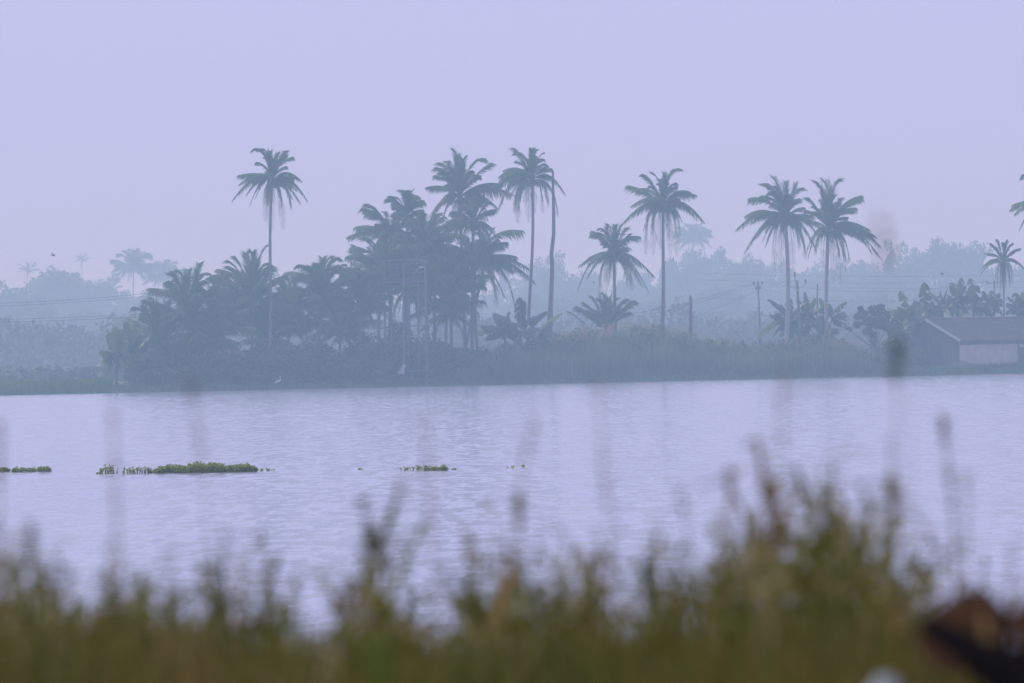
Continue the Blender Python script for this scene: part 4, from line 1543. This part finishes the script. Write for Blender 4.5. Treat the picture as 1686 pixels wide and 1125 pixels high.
# leafy weeds whose small leaves and twigs make the lacy, blotchy upper edge
g = np.random.default_rng(53)
Vs, Ss = [], []
made = 0
while made < 2100:
    Yk = g.uniform(8.8, 13.2)
    Xk = g.uniform(-1.65, 1.65) * Yk / 11
    px = 843 + Xk / Yk * F
    dn = .6 + .9 * mnoise.noise(Vector((px * .011, 3.3, 1))) + .07 + (.12 if px < 520 else 0) + .16 * (math.exp(-((px - 615) / 45) ** 2) + math.exp(-((px - 930) / 60) ** 2) + math.exp(-((px - 1390) / 110) ** 2))
    if g.random() > dn:
        continue
    made += 1
    h_ = 568 - math.tan(R(1)) * (px - 843)
    ty = np.interp(px, [a for a, _ in LT], [c for _, c in LT]) - 4 + 185 * g.random() ** .9
    top = EYE - (ty - h_) * Yk / F
    tone = g.choice([.18, .32, .44, .55, .97], p=[.08, .22, .40, .14, .16])
    z0 = bank_z(Xk, Yk)
    lean = g.normal(0, .05)
    node = np.array([Xk, Yk, top - g.uniform(.05, .13)])
    foot = np.array([Xk - lean, Yk, z0])
    sdv = np.array([.0013, 0, 0])
    Vs.append(np.array([foot - sdv, foot + sdv, node + sdv, node - sdv]))
    Ss.append(np.full(4, tone))
    for q in range(int(g.integers(3, 8))):
        an, az = abs(g.normal(0, .6)), g.uniform(0, 6.28)
        dv = np.array([math.sin(an) * math.cos(az), math.sin(an) * math.sin(az), math.cos(an)])
        ln = g.uniform(.04, .13)
        st_ = node - np.array([0, 0, 1]) * g.uniform(0, .10)
        e = st_ + dv * ln
        pe = np.array([dv[2], 0, -dv[0]]) * .0009
        Vs.append(np.array([st_ - pe, st_ + pe, e + pe * .5, e - pe * .5]))
        Ss.append(np.full(4, tone))
        n_ = int(g.integers(3, 8))
        tt = g.uniform(.25, 1.05, n_)[:, None]
        c = st_ + dv * ln * tt + g.normal(0, .004, (n_, 3))
        a = dv + g.normal(0, .8, (n_, 3)); a /= np.linalg.norm(a, axis=1)[:, None]
        b_ = np.cross(a, g.normal(size=(n_, 3))); b_ /= np.linalg.norm(b_, axis=1)[:, None]
        sz = g.uniform(.005, .014, n_)[:, None]
        Vs.append(np.stack([c - a * sz, c + b_ * sz * .3, c + a * sz, c - b_ * sz * .3], 1).reshape(-1, 3))
        Ss.append(np.repeat(np.clip(tone + g.normal(0, .08, n_), 0, 1), 4))
V = np.concatenate(Vs)
o = link_mesh("bank_weeds", np_mesh("bank_weeds", V, np.arange(len(V)).reshape(-1, 4), np.concatenate(Ss), M_FG))
tag(o, "blurred leafy weeds making the lacy upper edge of the near bank", "weeds", kind='stuff')


def stalk(label, top, foot_px, dist, head=.10, hw=.012, leaves=3, shade=.6, seed=0, hl=None, n_=46, sw=.0022):
    """a grass stalk with its seed head; top in photograph pixels"""
    rnd = random.Random(seed + 900)
    T = P(top[0], top[1], dist)
    fx = (foot_px - 843) / F * dist
    b0 = Vector((fx, dist + rnd.uniform(-.05, .05), bank_z(fx, dist)))
    root = empty("grass_stalk", b0)
    tag(root, label, "grass stalk", "blurred seed stalks in the foreground")
    tl = T - b0
    p1 = Vector((tl.x * rnd.choice((-.4, .1, .3)) + rnd.uniform(-.05, .05), 0, tl.z * rnd.uniform(.6, .9)))
    hw *= .75
    head *= 1.35
    pos, tan = bez((0, 0, -.02), p1, tl, 16)
    mb = MB()
    mb.tube(list(pos), [sw * (1 - .6 * i / 15) for i in range(16)], 5, True, shade)
    mb.build("stem", M_FG, root)
    hm = MB()
    hl_ = head
    pos, tan = bez((0, 0, -.02), p1, tl, 60)
    Lt = np.cumsum(np.r_[0, np.linalg.norm(np.diff(pos, axis=0), axis=1)])
    i0 = min(57, int(np.searchsorted(Lt, Lt[-1] - hl_)))
    hm.tube(list(pos[i0:]), sw * .5, 4, True, shade)
    cl_ = [rnd.random() for _ in range(5)]
    for k in range(n_):
        s = min(1, max(0, rnd.choice(cl_) + rnd.gauss(0, .06)))
        dd = Lt[-1] - s * hl_
        i = min(59, int(np.searchsorted(Lt, dd)))
        q = Vector(pos[i])
        o_ = Vector((rnd.gauss(0, 1), rnd.gauss(0, 1), rnd.uniform(0, 1.6))).normalized() * hw * rnd.uniform(.3, 1.5)
        sd = Vector((rnd.gauss(0, 1), rnd.gauss(0, 1), 0)).normalized() * .003
        q = q - o_ * .1
        hm.add([q, q + o_ * .5 + sd, q + o_ * 1.2, q + o_ * .5 - sd], [(0, 1, 2, 3)], shade + rnd.uniform(-.2, .2))
    hm.build("seed_head", M_FG, root)
    if leaves:
        for k in range(leaves):
            lm = MB()
            i = rnd.randint(22, 50)
            q = Vector(pos[i])
            a = rnd.uniform(0, 6.28)
            ln = rnd.uniform(.12, .24)
            dv = Vector((math.cos(a), math.sin(a), 0))
            e1, e2 = q + dv * ln * .4 + Vector((0, 0, ln * .5)), q + dv * ln * .8 + Vector((0, 0, ln * .45))
            wv = Vector((-dv.y, dv.x, .3)) * .004
            lm.add([q - wv, q + wv, e1 + wv, e1 - wv, e2], [(0, 1, 2, 3), (3, 2, 4)], shade - .15)
            lm.build("leaf", M_FG, root)


ST = [
    ("leftmost blurred stalk standing over the brown grass corner", (50, 868), 60, 10, .09, .012, .4),
    ("upright blurred stalk second from the left edge", (185, 878), 190, 10.5, .10, .013, .45),
    ("faint blurred stalk whose bent top hangs over open water at left", (372, 878), 330, 9, .10, .014, .5),
    ("drooping faint stalk right of the bent-topped one", (455, 905), 440, 9, .10, .014, .5),
    ("dark blurred tuft leaning right above the dense clump at centre left", (660, 780), 600, 11, .10, .010, .4),
    ("heavier blurred head at the foot of the right-leaning tuft", (598, 835), 610, 11, .07, .018, .45),
    ("short stalk with compact greenish head near the middle", (850, 812), 850, 10.5, .05, .014, .5),
    ("pale stalk between centre clump and compact-headed one", (768, 880), 770, 9.5, .10, .015, .95),
    ("thick-leaved blurred stalk in the middle with dark head", (930, 885), 940, 10.5, .10, .022, .35),
    ("very faint tall stalk crossing the water to the reeds at centre", (982, 640), 1000, 9.2, .14, .010, .9),
    ("blurred brown-green stalk right of the centre", (1062, 885), 1060, 10.5, .10, .02, .4),
    ("slim stalk rising just left of the right-hand thicket", (1118, 800), 1130, 10, .10, .010, .5),
    ("tan-headed stalk, left one of two at the thicket's left", (1205, 785), 1215, 9.5, .07, .018, .9),
    ("tan-headed stalk, right one of two at the thicket's left", (1258, 782), 1250, 9.5, .06, .02, .8),
    ("faint very tall tan stalk reaching the far shoreline", (1296, 610), 1290, 9.2, .13, .012, .95),
    ("dark upright stalk topping the right-hand thicket", (1352, 765), 1365, 10.5, .10, .012, .4),
    ("long stalk leaning far right out of the thicket", (1465, 715), 1380, 9.5, .10, .012, .45),
    ("lone tall green stalk standing clear near the right edge", (1552, 692), 1585, 10.5, .13, .012, .45),
    ("pale companion stalk close beside the lone green one", (1590, 790), 1590, 9, .10, .01, .95),
    ("pale stalk between the right-leaning one and the lone green one", (1480, 790), 1470, 8.5, .10, .011, .9),
    ("pale straight stalk right of the thicket's dark top", (1420, 800), 1410, 9.5, .10, .012, .9),
    ("faint stalk at the left edge crossing the floating plants", (0, 690), 0, 9.2, .14, .011, .6),
    ("faint stalk over the left water, just right of the ragged floating plants", (300, 600), 310, 9.0, .10, .009, .9),
    ("very faint tan stalk over water left of the bent-topped one", (185, 690), 180, 9.2, .10, .009, .95),
    ("faint stalk over the mid-lake clump", (700, 690), 720, 9.2, .10, .009, .9),
    ("faint short stalk right of the mid-lake clump", (880, 700), 870, 9.2, .09, .009, .9),
    ("highest blurred tan tip, against the sky right of the paired palms", (1448, 335), 1470, 6.5, .04, .010, .8),
    ("blurred green tip hiding the shoreline left of the house", (1478, 578), 1500, 9.5, .03, .016, .25),
    ("pale blurred stalk near the right frame edge", (1672, 880), 1660, 9.5, .10, .012, .9),
]
for i, (lab, tp, fp, ds, hl, hw, sh) in enumerate(ST):
    stalk(lab, tp, fp, ds, hl, hw, 3 if tp[1] > 700 else 0, sh, i, n_=(110 if hw > .0115 and tp[1] > 660 and sh < .85 else 45), sw=(.0020 if tp[1] > 660 else .0009))

# the bright young leaf
fx = (620 - 843) / F * 7.9
b0 = Vector((fx, 7.9, bank_z(fx, 7.9)))
root = empty("young_leaf", b0)
tag(root, "bright yellow-green young leaf glowing in the dark grass at bottom centre left", "leaf")
M_LIME = leaf_mat("lime_leaf", [(0, (.11, .16, .004)), (1, (.17, .21, .008))], 20, .5, .5)
tz = P(620, 1062, 7.9) - b0
mb = MB()
vv = []
for k in range(9):
    s = k / 8
    wd = .012 * math.sin(math.pi * min(1, .08 + s * .92)) + .001
    vv += [(tz.x - wd, .01 * s, tz.z - .04 + .055 * s), (tz.x, .01 * s - .006, tz.z - .042 + .055 * s), (tz.x + wd, .01 * s, tz.z - .04 + .055 * s)]
mb.add(vv, [f for k in range(8) for f in ((k * 3, k * 3 + 1, k * 3 + 4, k * 3 + 3), (k * 3 + 1, k * 3 + 2, k * 3 + 5, k * 3 + 4))])
mb.build("blade", M_LIME, root, True)
mb = MB()
mb.tube([(0, 0, -.02), (tz.x * .5, 0, tz.z * .5), (tz.x, .0, tz.z - .04)], .002, 5)
mb.build("stem", M_LIME, root)

# dead leaves at the lower right corner
M_DEAD = leaf_mat("dead_leaf_brown", [(0, (.03, .012, .004)), (.5, (.05, .021, .006)), (1, (.09, .036, .01))], 12, .1, .8, spec=.1)
M_BLACK = solid_mat("rotten_leaf", [(.3, (.003, .0025, .003)), (.7, (.008, .006, .006))], 8, 1.0)
M_BLACK.node_tree.nodes["Principled BSDF"].inputs['Specular IOR Level'].default_value = 0.05
M_YEL = leaf_mat("dead_leaf_yellow", [(0, (.13, .065, .002)), (1, (.20, .11, .004))], 15, .35, .6)
M_GREY = solid_mat("grey_leaf", [(.3, (.26, .28, .28)), (.7, (.36, .38, .38))], 8, .6)


def big_leaf(name, label, pts, dist, wd, mat, seed):
    """a thick curled leaf blade following pixel points, widths in px, on a stem rooted in the bank"""
    rnd = random.Random(seed)
    fx = (pts[0][0] - 843) / F * dist
    b0 = Vector((fx, dist, bank_z(fx, dist)))
    root = empty(name, b0)
    tag(root, label, "dead leaf")
    mb = MB()
    vv, fs = [], []
    n_ = len(pts)
    cs = [P(x, y, dist + .02 * i) - b0 for i, (x, y) in enumerate(pts)]
    for i, c in enumerate(cs):
        d = (cs[min(i + 1, n_ - 1)] - cs[max(i - 1, 0)])
        s = Vector((-d.z, 0, d.x)).normalized()
        hw = wd[i] * dist / F / 2
        for j in range(5):
            u = (j - 2) / 2
            for th in (0, .0015):
                vv.append(c + s * hw * u + Vector((0, (.4 * hw * u * u) + th, 0)))
    for i in range(n_ - 1):
        for j in range(4):
            a, b_ = i * 10 + j * 2, (i + 1) * 10 + j * 2
            fs += [(a, a + 2, b_ + 2, b_), (a + 1, b_ + 1, b_ + 3, a + 3)]
        a, b_ = i * 10, (i + 1) * 10
        fs += [(a, b_, b_ + 1, a + 1), (a + 8, a + 9, b_ + 9, b_ + 8)]
    mb.add(vv, fs)
    mb.build("blade", mat, root, True)
    mb = MB()
    mb.tube([(0, 0, -.02), cs[0] * .5, cs[0]], .003, 5)
    mb.build("stalk", mat, root)


big_leaf("dead_leaf", "large reddish brown curled dead leaf in the lower right corner", [(1600, 1110), (1595, 1070), (1585, 1030), (1572, 998), (1562, 985)],
         7.3, [90, 150, 165, 130, 60], M_DEAD, 1)
big_leaf("dead_leaf", "long black rotting leaf slanting down to the lower right corner", [(1720, 1150), (1660, 1108), (1610, 1080), (1570, 1055), (1530, 1030), (1505, 1022)],
         7.2, [130, 100, 60, 50, 36, 10], M_BLACK, 2)
big_leaf("dead_leaf", "orange-brown dead leaf cut by the right frame edge", [(1730, 1090), (1705, 1050), (1690, 1015), (1692, 985)], 7.35, [70, 70, 60, 20], M_DEAD, 3)
big_leaf("dead_leaf", "narrow mustard yellow dying leaf right of the reddish brown one", [(1632, 1065), (1626, 1040), (1621, 1020), (1618, 1005)], 7.25, [12, 18, 14, 6], M_YEL, 4)
big_leaf("dead_leaf", "pale grey leaf at the bottom edge left of the black one", [(1462, 1170), (1463, 1146), (1466, 1132), (1478, 1124)], 7.4, [60, 70, 56, 20], M_GREY, 5)
big_leaf("dead_leaf", "small olive yellow leaf in the grass left of the reddish brown one", [(1483, 1040), (1482, 1020), (1484, 1002)], 7.5, [16, 20, 8], M_YEL, 6)

# ------------------------------------------------------------------ haze
mb = MB()
mb.box(-2300, 2300, -80, 5700, -2.2, 42.0)
m, n, out = new_mat("haze_air")
pv = n.nodes.new("ShaderNodeVolumePrincipled")
pv.inputs['Color'].default_value = (0.55, 0.80, 0.91, 1)
pv.inputs['Absorption Color'].default_value = (1, 1, 1, 1)
pv.inputs['Density'].default_value = 0.00069
pv.inputs['Anisotropy'].default_value = 0.35
n.links.new(pv.outputs[0], out.inputs['Volume'])
m.cycles.homogeneous_volume = True
hz = mb.build("haze", m)
tag(hz, kind='stuff')
hz['label'] = "pale blue morning haze over the lake"
